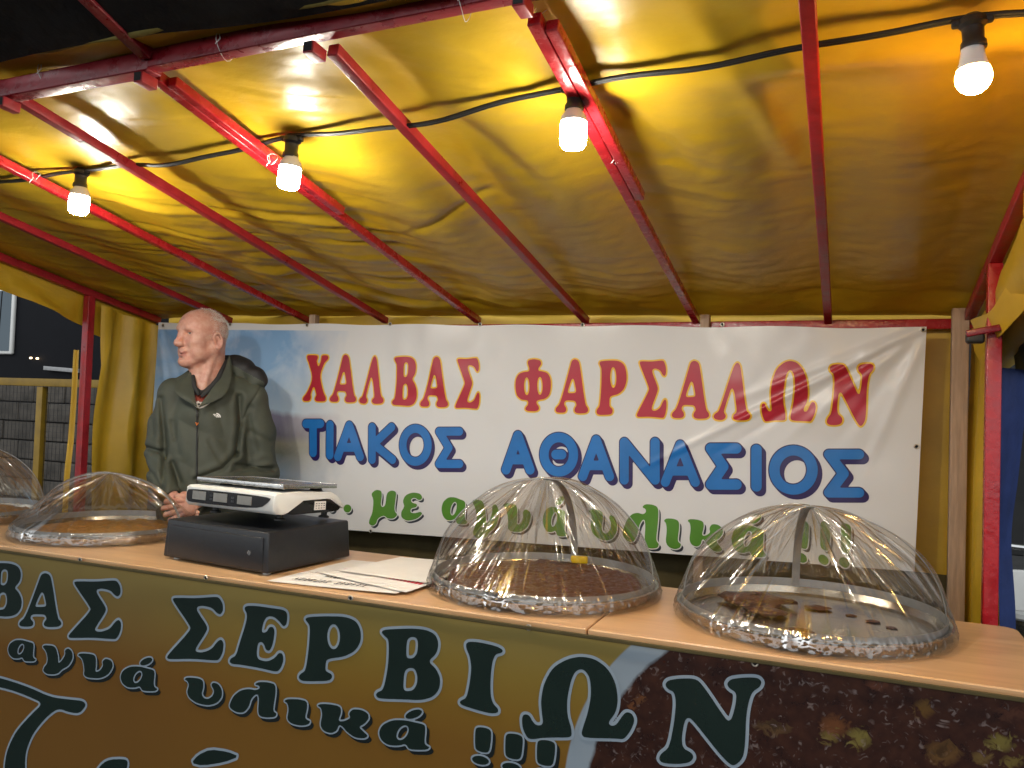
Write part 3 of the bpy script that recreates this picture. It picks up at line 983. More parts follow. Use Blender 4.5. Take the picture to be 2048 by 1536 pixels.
def contour(F, iso, xs, ys):
    """triangle-free polygons covering F<iso on the grid"""
    vs, fs = [], []
    ins = F < iso
    a = ins[:-1, :-1].astype(int) + ins[1:, :-1] + ins[1:, 1:] + ins[:-1, 1:]
    idx = {}

    def gv(i, j):
        k = (i, j)
        if k not in idx:
            idx[k] = len(vs)
            vs.append((xs[i], ys[j]))
        return idx[k]

    def ev(i, j, i2, j2):
        k = (i, j, i2, j2) if (i, j) < (i2, j2) else (i2, j2, i, j)
        if k not in idx:
            idx[k] = len(vs)
            f0, f1 = F[i, j], F[i2, j2]
            t = (iso - f0) / (f1 - f0)
            vs.append((xs[i] + t * (xs[i2] - xs[i]), ys[j] + t * (ys[j2] - ys[j])))
        return idx[k]
    for i, j in zip(*np.nonzero(a > 0)):
        c = [(i, j), (i + 1, j), (i + 1, j + 1), (i, j + 1)]
        if a[i, j] == 4:
            fs.append(tuple(gv(*q) for q in c))
            continue
        poly = []
        for q, r in zip(c, c[1:] + c[:1]):
            if ins[q]:
                poly.append(gv(*q))
            if ins[q] != ins[r]:
                poly.append(ev(*q, *r))
        if len(poly) > 2:
            fs.append(tuple(poly))
    return vs, fs


def field(ch, frm, box, axis, val, res, pen=None):
    """distance field of one letter in the plane (metres); returns a callable"""
    x0, y0, x1, y1 = box
    ia, ib = [i for i in range(3) if i != axis]

    def toplane(pts):
        return np.array([(lambda q: (q[ia], q[ib]))(on(q, axis, val)) for q in topx(frm, pts)])
    if pen is None:
        src = G[ch]
        allp = np.concatenate([q for s_, q in src if s_ > 0])
        mn, mxx = allp.min(0), allp.max(0)
        conv = [(s_, toplane((q - mn) / (mxx - mn) * np.array([x1 - x0, y1 - y0]) + np.array([x0, y0]))) for s_, q in src]

        def fn(X, Y):
            d = None
            for s_, q in conv:
                if s_ > 0:
                    e = poly_sd(q, X, Y)
                    d = e if d is None else np.minimum(d, e)
            for s_, q in conv:
                if s_ < 0:
                    d = np.maximum(d, -poly_sd(q, X, Y))
            return d
        ext = np.concatenate([q for s_, q in conv if s_ > 0])
    else:
        pw = pen
        bx0, bx1, by0, by1 = x0 + pw, x1 - pw, y0 + pw, y1 - pw
        scale = np.linalg.norm(np.diff(toplane([(x0, y0), (x0 + 1, y0)]), axis=0))
        segs, rings = [], []
        for st in ST[ch]:
            if st == 'ring':
                a = np.linspace(0, 2 * math.pi, 40, endpoint=False)
                rings.append(toplane(np.stack([(bx0 + bx1) / 2 + (bx1 - bx0) / 2 * np.cos(a), (by0 + by1) / 2 + (by1 - by0) / 2 * np.sin(a)], 1)))
            else:
                segs.append(toplane([(bx0 + (bx1 - bx0) * u, by1 + (by0 - by1) * v) for u, v in st]))
        R_ = pw * scale

        def fn(X, Y):
            d = np.full(X.shape, 1e9)
            for q in rings:
                d = np.minimum(d, np.abs(poly_sd(q, X, Y)) - R_)
            for q in segs:
                for a, b in zip(q[:-1], q[1:]):
                    e = b - a
                    t = np.clip(((X - a[0]) * e[0] + (Y - a[1]) * e[1]) / (e @ e + 1e-12), 0, 1)
                    d = np.minimum(d, np.hypot(X - a[0] - t * e[0], Y - a[1] - t * e[1]) - R_)
            return d
        ext = np.concatenate(rings + segs)
        ext = np.concatenate([ext - R_, ext + R_])
    return fn, ext.min(0), ext.max(0)


def lettering(name, items, axis, val, surf, mats, parent, outline=0.0, shadow=None, edge=0.0, pens=None, rows=46, base=.0015):
    """items: (char, frame, box). layers back to front: shadow, outline, fill"""
    k = MB()
    for ch, frm, box in items:
        fn, mn, mx_ = field(ch, frm, box, axis, val, rows, pens[frm] if pens else None)
        pad = outline + edge + (max(abs(shadow[0]), abs(shadow[1])) if shadow else 0) + .004
        step = max((mx_[1] - mn[1]) / rows, .0009)
        xs = np.arange(mn[0] - pad, mx_[0] + pad + step, step)
        ys = np.arange(mn[1] - pad, mx_[1] + pad + step, step)
        X, Y = np.meshgrid(xs, ys, indexing='ij')
        F = fn(X, Y)
        lay = []
        if shadow:
            S = None
            for t in np.linspace(.15, 1, 6):
                e = fn(X - shadow[0] * t, Y - shadow[1] * t)
                S = e if S is None else np.minimum(S, e)
            lay.append((S, shadow[2] if len(shadow) > 2 else outline, 2))
        if outline:
            lay.append((F, outline, 1))
        lay.append((F, 0.0, 0))
        for li, (FF, iso, mi) in enumerate(lay):
            vs, fs = contour(FF, iso, xs, ys)
            if not fs:
                continue
            vs = np.array(vs)
            off = base + .0007 * li
            k.add(surf(vs[:, 0], vs[:, 1], off), fs, mi)
    return k.build(name, mats, parent)


# ------------------------------------------------------------------ printed banners
def ramp(nt, fac, stops):
    rp = N_(nt, 'ShaderNodeValToRGB')
    el = rp.color_ramp.elements
    while len(el) < len(stops):
        el.new(.5)
    for e, (p, c) in zip(el, stops):
        e.position = p
        e.color = tuple(c[:3]) + (1,)
    nt.links.new(fac, rp.inputs[0])
    return rp.outputs[0]


def mrange(nt, v, a, b, c=0, d=1):
    m = N_(nt, 'ShaderNodeMapRange')
    for i, q in ((1, a), (2, b), (3, c), (4, d)):
        m.inputs[i].default_value = q
    nt.links.new(v, m.inputs[0])
    return m.outputs[0]


def mth(nt, op, a, b=None):
    m = N_(nt, 'ShaderNodeMath', operation=op)
    for i, q in enumerate((a, b)):
        if q is None:
            continue
        if isinstance(q, (int, float)):
            m.inputs[i].default_value = q
        else:
            nt.links.new(q, m.inputs[i])
    return m.outputs[0]


def mixc(nt, f, a, b):
    m = N_(nt, 'ShaderNodeMix', data_type='RGBA')
    for i, q in ((0, f), (6, a), (7, b)):
        if isinstance(q, tuple):
            m.inputs[i].default_value = tuple(q[:3]) + (1,)
        elif isinstance(q, (int, float)):
            m.inputs[i].default_value = q
        else:
            nt.links.new(q, m.inputs[i])
    return m.outputs[2]


def nz(nt, vec, s, det=5, dist=0):
    n = N_(nt, 'ShaderNodeTexNoise')
    n.inputs['Scale'].default_value = s
    n.inputs['Detail'].default_value = det
    n.inputs['Distortion'].default_value = dist
    nt.links.new(vec, n.inputs['Vector'])
    return n.outputs['Fac']


def new_print(name, rough, bump, bscale):
    m = mat(name, (.8, .8, .8), rough, var=0, bump=bump, bscale=bscale, bdist=.02)
    nt = m.node_tree
    tc = N_(nt, 'ShaderNodeTexCoord')
    sx = N_(nt, 'ShaderNodeSeparateXYZ')
    nt.links.new(tc.outputs['Object'], sx.inputs[0])
    return m, nt, nt.nodes['Principled BSDF'], tc.outputs['Object'], sx.outputs[0], sx.outputs[2]


YW = 2.955
bTL, bTR, bBR = on((318, 645), 1, YW), on((1853, 654), 1, YW), on((1829, 1143), 1, YW)
bBm = on((740, 1063), 1, YW)
bBL = bBm + (bBm - bBR) * ((bTL[0] - .015 - bBm[0]) / (bBm[0] - bBR[0]))
m, nt, b, vec, ox, oz = new_print('white_banner_print', .30, .12, 7)
nl = nz(nt, vec, 5, 6, .6)
zt_ = mrange(nt, mth(nt, 'ADD', oz, mth(nt, 'MULTIPLY', mth(nt, 'SUBTRACT', nl, .5), .10)), bBL[2], bTL[2])
pic = ramp(nt, zt_, [(0, (.03, .045, .08)), (.12, (.07, .12, .19)), (.27, (.26, .36, .48)), (.36, (.15, .16, .11)), (.41, (.22, .20, .12)), (.45, (.12, .10, .15)), (.54, (.19, .16, .26)), (.57, (.46, .62, .78)), (.75, (.23, .43, .70)), (1, (.16, .34, .62))])
cl = mrange(nt, nz(nt, vec, 6, 7, .4), .46, .72)
pic = mixc(nt, mth(nt, 'MULTIPLY', cl, mrange(nt, zt_, .55, .62, 0, .7)), pic, (.72, .80, .88))
fade = mrange(nt, mth(nt, 'ADD', ox, mth(nt, 'MULTIPLY', mth(nt, 'SUBTRACT', nl, .5), .35)), -2.36, -2.02)
fade2 = mrange(nt, mth(nt, 'ADD', ox, mth(nt, 'MULTIPLY', oz, -.35)), -2.95, -2.66)
fade = mth(nt, 'MAXIMUM', mth(nt, 'MULTIPLY', fade, .9), fade)
white = (.70, .695, .69)
c0 = mixc(nt, fade, pic, white)
c0 = mixc(nt, mrange(nt, mth(nt, 'ADD', oz, mth(nt, 'MULTIPLY', ox, .012)), bTL[2] - .072, bTL[2] - .070), c0, white)
nt.links.new(c0, b.inputs['Base Color'])
M['wbanner'] = m


def d_rear(x, z):
    cx_, cz_ = bTR[0], bTR[2]
    d = .010 * vnoise(x * 2.2, z * 1.5, 41) + .004 * vnoise(x * 5, z * 4, 42)
    fade_ = np.exp(-(((x - cx_) ** 2 + (z - cz_) ** 2) / .9 ** 2))
    for a, w, L, A in ((209, .013, .95, .014), (214, .016, .75, -.008), (203, .016, .62, .009), (222, .020, .55, .010), (236, .022, .45, -.008), (250, .018, .5, .008)):
        d = d + crease(x, z, cx_, cz_, math.radians(a), w, L, A)
    for a, w, L, A in ((-78, .016, .6, .012), (-60, .02, .5, -.008), (-30, .02, .4, .006)):
        d = d + crease(x, z, bTL[0], bTL[2], math.radians(a), w, L, A)
    d = .55 * d + .0025 * vnoise(x * 16, z * 10, 43) * np.clip(vnoise(x * 3, z * 3, 44) + .3, 0, 1)
    return -d - .006 * np.sin((x - bTL[0]) / .42 * math.pi) * 0


def surf_rear(x, z, off):
    return np.stack([x, YW + d_rear(x, z) - off, z], 1)


k = MB()
U, V = np.meshgrid(np.linspace(0, 1, 440), np.linspace(0, 1, 120), indexing='ij')
top = bTL[None, None] * (1 - U)[..., None] + bTR[None, None] * U[..., None]
bot = bBL[None, None] * (1 - U)[..., None] + bBR[None, None] * U[..., None]
P = top * (1 - V)[..., None] + bot * V[..., None]
P[..., 2] += -.006 * np.sin(U * math.pi * 7) ** 2 * (1 - V)
P[..., 1] = YW + d_rear(P[..., 0], P[..., 2])
k.grid(P, flip=True)
wb = k.build('back_banner', M['wbanner'], smooth='all')
tag(wb, 'wide white vinyl banner with red, blue and green Greek lettering behind the man', 'banner')
REDM = [mat('banner_red', (.44, .016, .035), .3, var=.08, vscale=8), mat('banner_yellow', (.80, .50, .03), .3, var=.05)]
BLUM = [mat('banner_blue', (.015, .155, .47), .3, var=.12, vscale=6), mat('banner_navy', (.022, .012, .085), .3, var=.1), mat('banner_navy_shade', (.026, .012, .09), .3, var=.1)]
GRNM = [mat('banner_green', (.085, .24, .025), .3, var=.1, vscale=8), mat('banner_white_edge', (.70, .695, .69), .3, var=.02), mat('banner_slate', (.03, .036, .05), .3, var=.1)]
red1 = [('Χ', 'z3', (140, 155, 395, 630)), ('Α', 'z3', (410, 150, 675, 640)), ('Λ', 'z3', (705, 165, 957, 655)), ('Β', 'z3', (1043, 170, 1297, 675)), ('Α', 'z3', (1330, 172, 1617, 690)), ('Σ', 'z3', (1690, 185, 1942, 705))]
red2 = [('Φ', 'z4', (245, 185, 585, 685)), ('Α', 'z4', (628, 185, 942, 705)), ('Ρ', 'z4', (1020, 197, 1312, 720)), ('Σ', 'z4', (1408, 197, 1695, 748)), ('Α', 'z4', (1745, 200, 2106, 757)), ('Λ', 'z5', (215, 205, 548, 727)), ('Ω', 'z5', (648, 190, 1137, 738)), ('Ν', 'z5', (1236, 214, 1658, 778))]
blu1 = [('Τ', 'z3', (135, 820, 355, 1190)), ('Ι', 'z3', (366, 832, 462, 1215)), ('Α', 'z3', (458, 838, 755, 1232)), ('Κ', 'z3', (802, 855, 1085, 1262)), ('Ο', 'z3', (1118, 870, 1450, 1282)), ('Σ', 'z3', (1482, 900, 1772, 1306))]
blu2 = [('Α', 'z4', (110, 875, 425, 1287)), ('Θ', 'z4', (474, 892, 842, 1308)), ('Α', 'z4', (845, 916, 1190, 1352)), ('Ν', 'z4', (1246, 938, 1628, 1386)), ('Α', 'z4', (1640, 962, 2014, 1408)), ('Σ', 'z5', (136, 932, 466, 1352)), ('Ι', 'z5', (550, 942, 652, 1370)), ('Ο', 'z5', (716, 950, 1152, 1398)), ('Σ', 'z5', (1202, 987, 1572, 1427))]
grn = [('.', 'z6', (-12, 130, 30, 175)), ('.', 'z6', (78, 135, 120, 180)), ('μ', 'z6', (218, 55, 372, 252)), ('ε', 'z6', (395, 70, 510, 225)), ('α', 'z6', (618, 95, 760, 245)), ('γ', 'z6', (788, 108, 935, 325)), ('ν', 'z6', (958, 128, 1112, 288)), ('ά', 'z6', (1178, 90, 1312, 312)),
       ('υ', 'z6', (1432, 162, 1590, 335)), ('λ', 'z7', (232, 100, 488, 412)), ('ι', 'z7', (525, 200, 645, 415)), ('κ', 'z7', (692, 205, 940, 435)), ('ά', 'z7', (1000, 165, 1245, 475)), ('!', 'z7', (1455, 215, 1545, 515)), ('!', 'z7', (1612, 220, 1697, 530)), ('!', 'z7', (1757, 235, 1845, 550))]
lettering('lettering', red1, 1, YW, surf_rear, REDM, wb, outline=.0058)
lettering('lettering', red2, 1, YW, surf_rear, REDM, wb, outline=.0058)
for it in (blu1, blu2):
    lettering('lettering', it, 1, YW, surf_rear, BLUM, wb, outline=.0036, shadow=(.0115, -.0125, .0036), pens={'z3': 37, 'z4': 43, 'z5': 47})
for it in (grn[:1], grn[1:2], grn[2:4], grn[4:8], grn[8:13], grn[13:]):
    lettering('lettering', it, 1, YW, surf_rear, GRNM, wb, outline=.0035, shadow=(.009, -.010, .000))
for px in ((327, 651), (460, 649), (614, 650), (780, 648), (961, 649), (1166, 650), (1445, 649), (1846, 660), (742, 1062), (1833, 893)):
    q = on(px, 1, YW)
    k = MB()
    y = float(YW + d_rear(q[0], q[2])) - .002
    pts = [(q[0] + .0065 * math.cos(a), y, q[2] + .0065 * math.sin(a)) for a in np.linspace(0, 2 * math.pi, 14, endpoint=False)]
    k.tube(pts, .0022, 6, closed=True)
    ey = k.build('eyelet', M['eyelet'], wb, smooth='all')
    k = MB()
    k.add([(q[0] + .006 * math.cos(a), y, q[2] + .006 * math.sin(a)) for a in np.linspace(0, 2 * math.pi, 12, endpoint=False)], [tuple(range(12))])
    k.build('opening', M['hole'], ey)

# ------------------------------------------------------------------ counter: two tables side by side
ZC, YT0, YT1 = 1.0, 1.812, 2.365


def table(x0, x1, label, round_end):
    t = thing('counter_table', label, 'table', ((x0 + x1) / 2, (YT0 + YT1) / 2, 0), group='tables forming the counter')
    hx, hy = (x1 - x0) / 2, (YT1 - YT0) / 2
    pts = []
    r = .035
    for sx, sy, a0 in ((1, 1, 0), (-1, 1, 90), (-1, -1, 180), (1, -1, 270)):
        rr = r if (sx > 0 and round_end) else .004
        for q in range(6):
            a = math.radians(a0 + 18 * q)
            pts.append((sx * (hx - rr) + rr * math.cos(a), sy * (hy - rr) + rr * math.sin(a)))
    n = len(pts)
    k = MB()
    lv = [(0.003, -.026), (0, -.023), (0, -.003), (.0025, 0)]
    vs, fs = [], []
    for ins, z in lv:
        for px_, py_ in pts:
            vs.append((px_ * (1 - ins / hx), py_ * (1 - ins / hy), ZC + z))
    for i in range(3):
        for j in range(n):
            fs.append((i * n + j, i * n + (j + 1) % n, (i + 1) * n + (j + 1) % n, (i + 1) * n + j))
    fs.append(tuple(reversed(range(n))))
    fs.append(tuple(3 * n + j for j in range(n)))
    k.add(vs, fs)
    k.build('tabletop', M['wood'], t, smooth=True)
    for sx in (-1, 1):
        for sy in (-1, 1):
            k = MB()
            k.bar((sx * (hx - .06), sy * (hy - .06), 0), (sx * (hx - .06), sy * (hy - .06), ZC - .027), .035, up=(0, 1, 0))
            k.build('leg', M['black'], t, smooth=True)
    return t


table(-3.75, -.552, 'long beech topped table under the scale and papers, left part of the counter', False)
table(-.548, .392, 'beech topped table with a rounded end, carrying the rightmost tray', True)

YC = 1.80
def P3(px):
    q = on(px, 1, YC)
    return np.array([q[0], q[2]])


def circ(a, b_, c):
    A = 2 * np.array([b_ - a, c - a])
    rhs = np.array([b_ @ b_ - a @ a, c @ c - a @ a])
    o = np.linalg.solve(A, rhs)
    return o, np.linalg.norm(a - o)


oc, orad = circ(P3((1131, 1531)), P3((1222, 1330)), P3((1272, 1282)))
ic, irad = circ(P3((1189, 1494)), P3((1272, 1356)), P3((1352, 1291)))
m, nt, b, vec, ox, oz = new_print('brown_banner_print', .22, .10, 4)


def cdist(o):
    return mth(nt, 'SQRT', mth(nt, 'ADD', mth(nt, 'POWER', mth(nt, 'SUBTRACT', ox, float(o[0])), 2.0), mth(nt, 'POWER', mth(nt, 'SUBTRACT', oz, float(o[1])), 2.0)))


n1_ = nz(nt, vec, 2.2, 4)
gz = mth(nt, 'ADD', oz, mth(nt, 'MULTIPLY', mth(nt, 'SUBTRACT', n1_, .5), .12))
base_ = ramp(nt, mrange(nt, gz, .66, .99), [(0, (.175, .085, .014)), (.35, (.205, .115, .018)), (.65, (.215, .145, .028)), (1, (.22, .170, .052))])
leftd = mrange(nt, mth(nt, 'ADD', ox, mth(nt, 'MULTIPLY', n1_, .4)), -1.75, -1.05)
base_ = mixc(nt, leftd, mixc(nt, mrange(nt, gz, .70, .96), (.155, .072, .014), (.21, .155, .05)), base_)
vo = N_(nt, 'ShaderNodeTexVoronoi')
vo.inputs['Scale'].default_value = 48
nt.links.new(vec, vo.inputs['Vector'])
nn = nz(nt, vec, 52, 4, 1.6)
nn2 = nz(nt, vec, 30, 5)
hal = mixc(nt, mrange(nt, nn2, .35, .7), (.024, .009, .007), (.048, .018, .011))
spk = mth(nt, 'MULTIPLY', mrange(nt, nn, .575, .65), mrange(nt, vo.outputs['Distance'], .62, .30))
hal = mixc(nt, mth(nt, 'MULTIPLY', spk, .36), hal, (.32, .26, .25))
v2 = N_(nt, 'ShaderNodeTexVoronoi')
v2.inputs['Scale'].default_value = 13
v2.inputs['Randomness'].default_value = 1
mp = N_(nt, 'ShaderNodeMapping')
mp.inputs['Scale'].default_value = (.8, 1, 1.15)
nt.links.new(vec, mp.inputs[0])
nt.links.new(mp.outputs[0], v2.inputs['Vector'])
sc = N_(nt, 'ShaderNodeSeparateColor')
nt.links.new(v2.outputs['Color'], sc.inputs[0])
nut = mth(nt, 'MULTIPLY', mrange(nt, mth(nt, 'ADD', v2.outputs['Distance'], mth(nt, 'MULTIPLY', nn2, .25)), .42, .30), mrange(nt, sc.outputs[0], .72, .76))
hal = mixc(nt, mth(nt, 'MULTIPLY', nut, .35), hal, mixc(nt, sc.outputs[1], (.12, .08, .03), (.10, .04, .02)))
wob = mth(nt, 'MULTIPLY', mth(nt, 'SUBTRACT', nn, .5), .05)
for px, rx_, rz_, cc_ in (((1668, 1452), 22, 15, (.26, .10, .035)), ((1716, 1478), 18, 16, (.34, .28, .07)), ((1660, 1474), 15, 10, (.30, .22, .06)), ((1848, 1417), 14, 13, (.22, .12, .03)), ((2001, 1486), 18, 12, (.30, .25, .06)), ((1884, 1507), 22, 18, (.24, .13, .04)), ((1884, 1503), 11, 9, (.03, .015, .01)),
                          ((1962, 1517), 14, 10, (.24, .16, .05)), ((2022, 1526), 13, 8, (.26, .2, .05)), ((1545, 1456), 28, 9, (.20, .12, .05)), ((1545, 1452), 17, 6, (.03, .015, .01)), ((1752, 1372), 16, 8, (.16, .06, .035)), ((2020, 1430), 22, 9, (.13, .05, .03)), ((1280, 1398), 10, 7, (.24, .10, .04)), ((1262, 1415), 9, 6, (.26, .10, .04))):
    q = on(px, 1, YC)
    ps = 1.95 / FPX
    e1_ = mth(nt, 'POWER', mth(nt, 'MULTIPLY', mth(nt, 'ADD', mth(nt, 'SUBTRACT', ox, float(q[0])), wob), 1 / (rx_ * ps)), 2.0)
    e2_ = mth(nt, 'POWER', mth(nt, 'MULTIPLY', mth(nt, 'ADD', mth(nt, 'SUBTRACT', oz, float(q[2])), wob), 1 / (rz_ * ps)), 2.0)
    hal = mixc(nt, mth(nt, 'MULTIPLY', mrange(nt, mth(nt, 'ADD', e1_, e2_), 1.5, .1), .7), hal, tuple(q_ * .6 for q_ in cc_))
rim = mixc(nt, nz(nt, vec, 9, 4), (.22, .27, .32), (.29, .34, .38))
fo, fi = cdist(oc), cdist(ic)
c0 = mixc(nt, mrange(nt, fo, float(orad) + .002, float(orad) - .002), base_, rim)
c0 = mixc(nt, mrange(nt, mth(nt, 'ADD', fi, mth(nt, 'MULTIPLY', nn2, .012)), float(irad) + .010, float(irad) + .002), c0, hal)
c0 = mixc(nt, mrange(nt, ox, float(ic[0]) - .002, float(ic[0])), c0, hal)          # the printed sweet runs off the sheet on this side
nt.links.new(c0, b.inputs['Base Color'])
M['bbanner'] = m


def d_front(x, z):
    return -.004 * vnoise(x * 2.0, z * 2, 51) - .0015 * vnoise(x * 7, z * 4, 52)


def surf_front(x, z, off):
    return np.stack([x, YC + d_front(x, z) - off, z], 1)


k = MB()
U, V = np.meshgrid(np.linspace(-3.7, .385, 260), np.linspace(.988, .12, 70), indexing='ij')
k.grid(np.stack([U, YC + d_front(U, V), V], -1), flip=True)
fb = k.build('front_banner', M['bbanner'], smooth='all')
tag(fb, 'brown and orange vinyl banner with dark Greek lettering hanging down the front of the counter', 'banner')
DRK = [mat('banner_dark_green', (.008, .018, .015), .24, var=.1), mat('banner_grey_edge', (.27, .33, .39), .26, var=.05), mat('banner_black_shade', (.010, .014, .014), .24, var=.1)]
big = [('Β', 'f1', (-135, 125, 152, 492)), ('Α', 'f1', (138, 195, 420, 566)), ('Σ', 'f1', (470, 245, 832, 648)), ('Σ', 'f2', (55, 133, 502, 632)), ('Ε', 'f2', (552, 203, 1004, 720)), ('Ρ', 'f2', (1095, 283, 1590, 797)),
       ('Β', 'f3', (288, 103, 792, 668)), ('Ι', 'f3', (946, 208, 1288, 772)), ('Ω', 'f4', (165, 303, 982, 908)), ('Ν', 'f4', (1165, 455, 1912, 1097))]
G['T'] = [(1, chaikin([(-200, 880), (0, 920), (200, 985), (350, 1055), (480, 1072), (565, 1080), (590, 1110), (545, 1166), (480, 1160), (398, 1130), (320, 1190), (230, 1300), (180, 1420), (172, 1536), (190, 1700), (40, 1700), (30, 1536), (50, 1420), (110, 1290), (220, 1170), (300, 1095), (200, 1050), (100, 1012), (0, 985), (-200, 950)]))]
G["'"] = [(1, chaikin([(1330, 1497), (1375, 1445), (1450, 1410), (1560, 1425), (1632, 1456), (1540, 1492), (1400, 1515)], 1))]
G['t'] = [(1, chaikin([(640, 1580), (720, 1482), (860, 1476), (878, 1505), (850, 1600), (700, 1680)]))]
big2 = [('T', 'f1', (-200, 880, 590, 1700)), ("'", 'f1', (1330, 1410, 1632, 1515)), ('t', 'f1', (660, 1476, 878, 1660))]
sml = [('α', 'f1', (65, 652, 250, 800)), ('γ', 'f1', (298, 690, 500, 890)), ('ν', 'f1', (537, 747, 777, 918)), ('ά', 'f1', (832, 775, 1085, 1006)), ('υ', 'f2', (196, 768, 492, 984)), ('λ', 'f2', (553, 803, 916, 1083)), ('ι', 'f2', (982, 937, 1182, 1145)), ('κ', 'f2', (1246, 975, 1646, 1246)), ('ά', 'f3', (310, 742, 703, 1062)),
       ('!', 'f3', (1040, 882, 1193, 1180)), ('!', 'f3', (1278, 930, 1443, 1235)), ('!', 'f3', (1525, 982, 1695, 1290))]
for it in (big[:3], big[3:], big2[:1], big2[1:2], big2[2:]):
    lettering('lettering', it, 1, YC, surf_front, DRK, fb, outline=.0068, rows=70)
for it in (sml[:4], sml[4:9], sml[9:]):
    lettering('lettering', it, 1, YC, surf_front, DRK, fb, outline=.0042, shadow=(.0085, -.0085, .003), rows=56)
for px in ((159, 1120), (412, 1156), (703, 1196), (1059, 1254), (1510, 1326)):
    q = on(px, 1, YC)
    k = MB()
    y = float(YC + d_front(q[0], q[2])) - .002
    pts = [(q[0] + .0062 * math.cos(a), y, q[2] + .0062 * math.sin(a)) for a in np.linspace(0, 2 * math.pi, 14, endpoint=False)]
    k.tube(pts, .002, 6, closed=True)
    ey = k.build('eyelet', M['eyelet'], fb, smooth='all')
    k = MB()
    k.add([(q[0] + .0055 * math.cos(a), y, q[2] + .0055 * math.sin(a)) for a in np.linspace(0, 2 * math.pi, 12, endpoint=False)], [tuple(range(12))])
    k.build('opening', M['hole'], ey)
k = MB()
k.bar((-3.7, YC - .0085, .9885), (.385, YC - .0085, .9885), .005, .009)
k.build('top_hem', M['skirt'], fb)
# ------------------------------------------------------------------ festoon cable and lamps
YL = 1.60
bulbs = [((155, 402), (163, 345), 'cool', 'glowing white cylinder bulb, leftmost of the four on the cable'),
         ((573, 345), (585, 280), 'cool', 'glowing white cylinder bulb hanging second from the left, beside the doubled rafter'),
         ((1146, 262), (1150, 178), 'cool', 'glowing white cylinder bulb hanging right beside the thick doubled rafter near the middle'),
         ((1955, 150), (1945, 45), 'warm', 'round warm amber bulb at the upper right, the only pear shaped one')]
cab = []
soc = []
for (c, t, kind, lb) in bulbs:
    y = YL
    for _ in range(20):         # depth at which the socket hangs just under the rafters
        q = on(t, 1, y)
        y += (zr(q[0], y) + .012 - q[2]) / .5 * .5
    soc.append(on(t, 1, y))
keys = [on((-160, 385), 1, soc[0][1] + .02)]
for i, s in enumerate(soc):
    keys.append(s + np.array([0, 0, .004]))
    if i < 3:
        n_ = soc[i + 1]
        mid = (s + n_) / 2
        keys.append(mid + np.array([0, 0, (-.012, -.014, .004)[i]]))
keys.append(on((2200, 20), 1, soc[3][1]))
K = np.array(keys)
par = np.concatenate([[0], np.cumsum(np.linalg.norm(np.diff(K, axis=0), axis=1))])
tq = np.linspace(0, par[-1], 160)


def cr(P_, t_, q):
    out = []
    for a in q:
        i = int(np.clip(np.searchsorted(t_, a) - 1, 0, len(t_) - 2))
        u = (a - t_[i]) / (t_[i + 1] - t_[i])
        p0, p1, p2, p3 = P_[max(i - 1, 0)], P_[i], P_[i + 1], P_[min(i + 2, len(P_) - 1)]
        out.append(.5 * ((2 * p1) + (-p0 + p2) * u + (2 * p0 - 5 * p1 + 4 * p2 - p3) * u * u + (-p0 + 3 * p1 - 3 * p2 + p3) * u ** 3))
    return np.array(out)


cpts = cr(K, par, tq)
cpts[:, 2] += .0025 * np.sin(tq * 21) + .003 * np.sin(tq * 9)
fc = thing('festoon_cable', 'black two core festoon cable strung across the rafters with lamp holders', 'cable', tuple(soc[1]))
k = MB()
k.tube(cpts - soc[1] + np.array([0, .0035, 0]), .0042, 8)
k.tube(cpts - soc[1] + np.array([0, -.0035, .001]), .0042, 8)
k.build('cord', M['black'], fc, smooth='all')
for (c, t, kind, lb), s in zip(bulbs, soc):
    q = on(c, 1, s[1])
    tilt = math.atan2(q[0] - s[0], s[2] - q[2])
    o = s - soc[1]
    k = MB()
    k.lathe([(0, .014), (.012, .013), (.021, .006), (.022, -.004), (.017, -.010), (.0165, -.030), (.0195, -.034), (.020, -.044), (0.0, -.044)], n=20)
    k.box((0, 0, .002), (.062, .015, .013), bev=.004)
    sk = k.build('lamp_holder', M['socket'], fc, smooth=True, loc=o)
    sk.rotation_euler = (0, -tilt * .6, 0)
    d = np.linalg.norm(s - q)
    lbm = thing('light_bulb', lb, 'light bulb', tuple(s + np.array([0, 0, -.042])), group='bulbs on the festoon cable')
    lbm.rotation_euler = (0, -tilt * .6, 0)
    if kind == 'cool':
        k = MB()
        k.lathe([(0, 0), (.016, 0), (.0185, -.006), (.026, -.016), (.0275, -.024), (.0268, -.027), (0, -.027)], n=28)
        k.build('bulb_collar', M['collar'], lbm, smooth=True)
        k = MB()
        k.lathe([(.0, -.0275), (.0262, -.0275), (.0275, -.032), (.0275, -.066), (.0262, -.074), (.022, -.080), (.012, -.083), (0, -.0835)], n=28)
        k.build('glowing_globe', M['cool'], lbm, smooth=True)
    else:
        k = MB()
        k.lathe([(0, 0), (.0165, 0), (.018, -.012), (.021, -.026), (.0245, -.036), (0, -.0365)], n=28)
        k.build('bulb_collar', M['white_pl'], lbm, smooth=True)
        k = MB()
        k.lathe([(0, -.037), (.0248, -.037)] + [(.0275 * math.cos(a), -.050 + .0275 * math.sin(a) * 1.02) for a in np.linspace(.45, -1.57, 16)], n=28)
        k.build('glowing_globe', M['warm'], lbm, smooth=True)

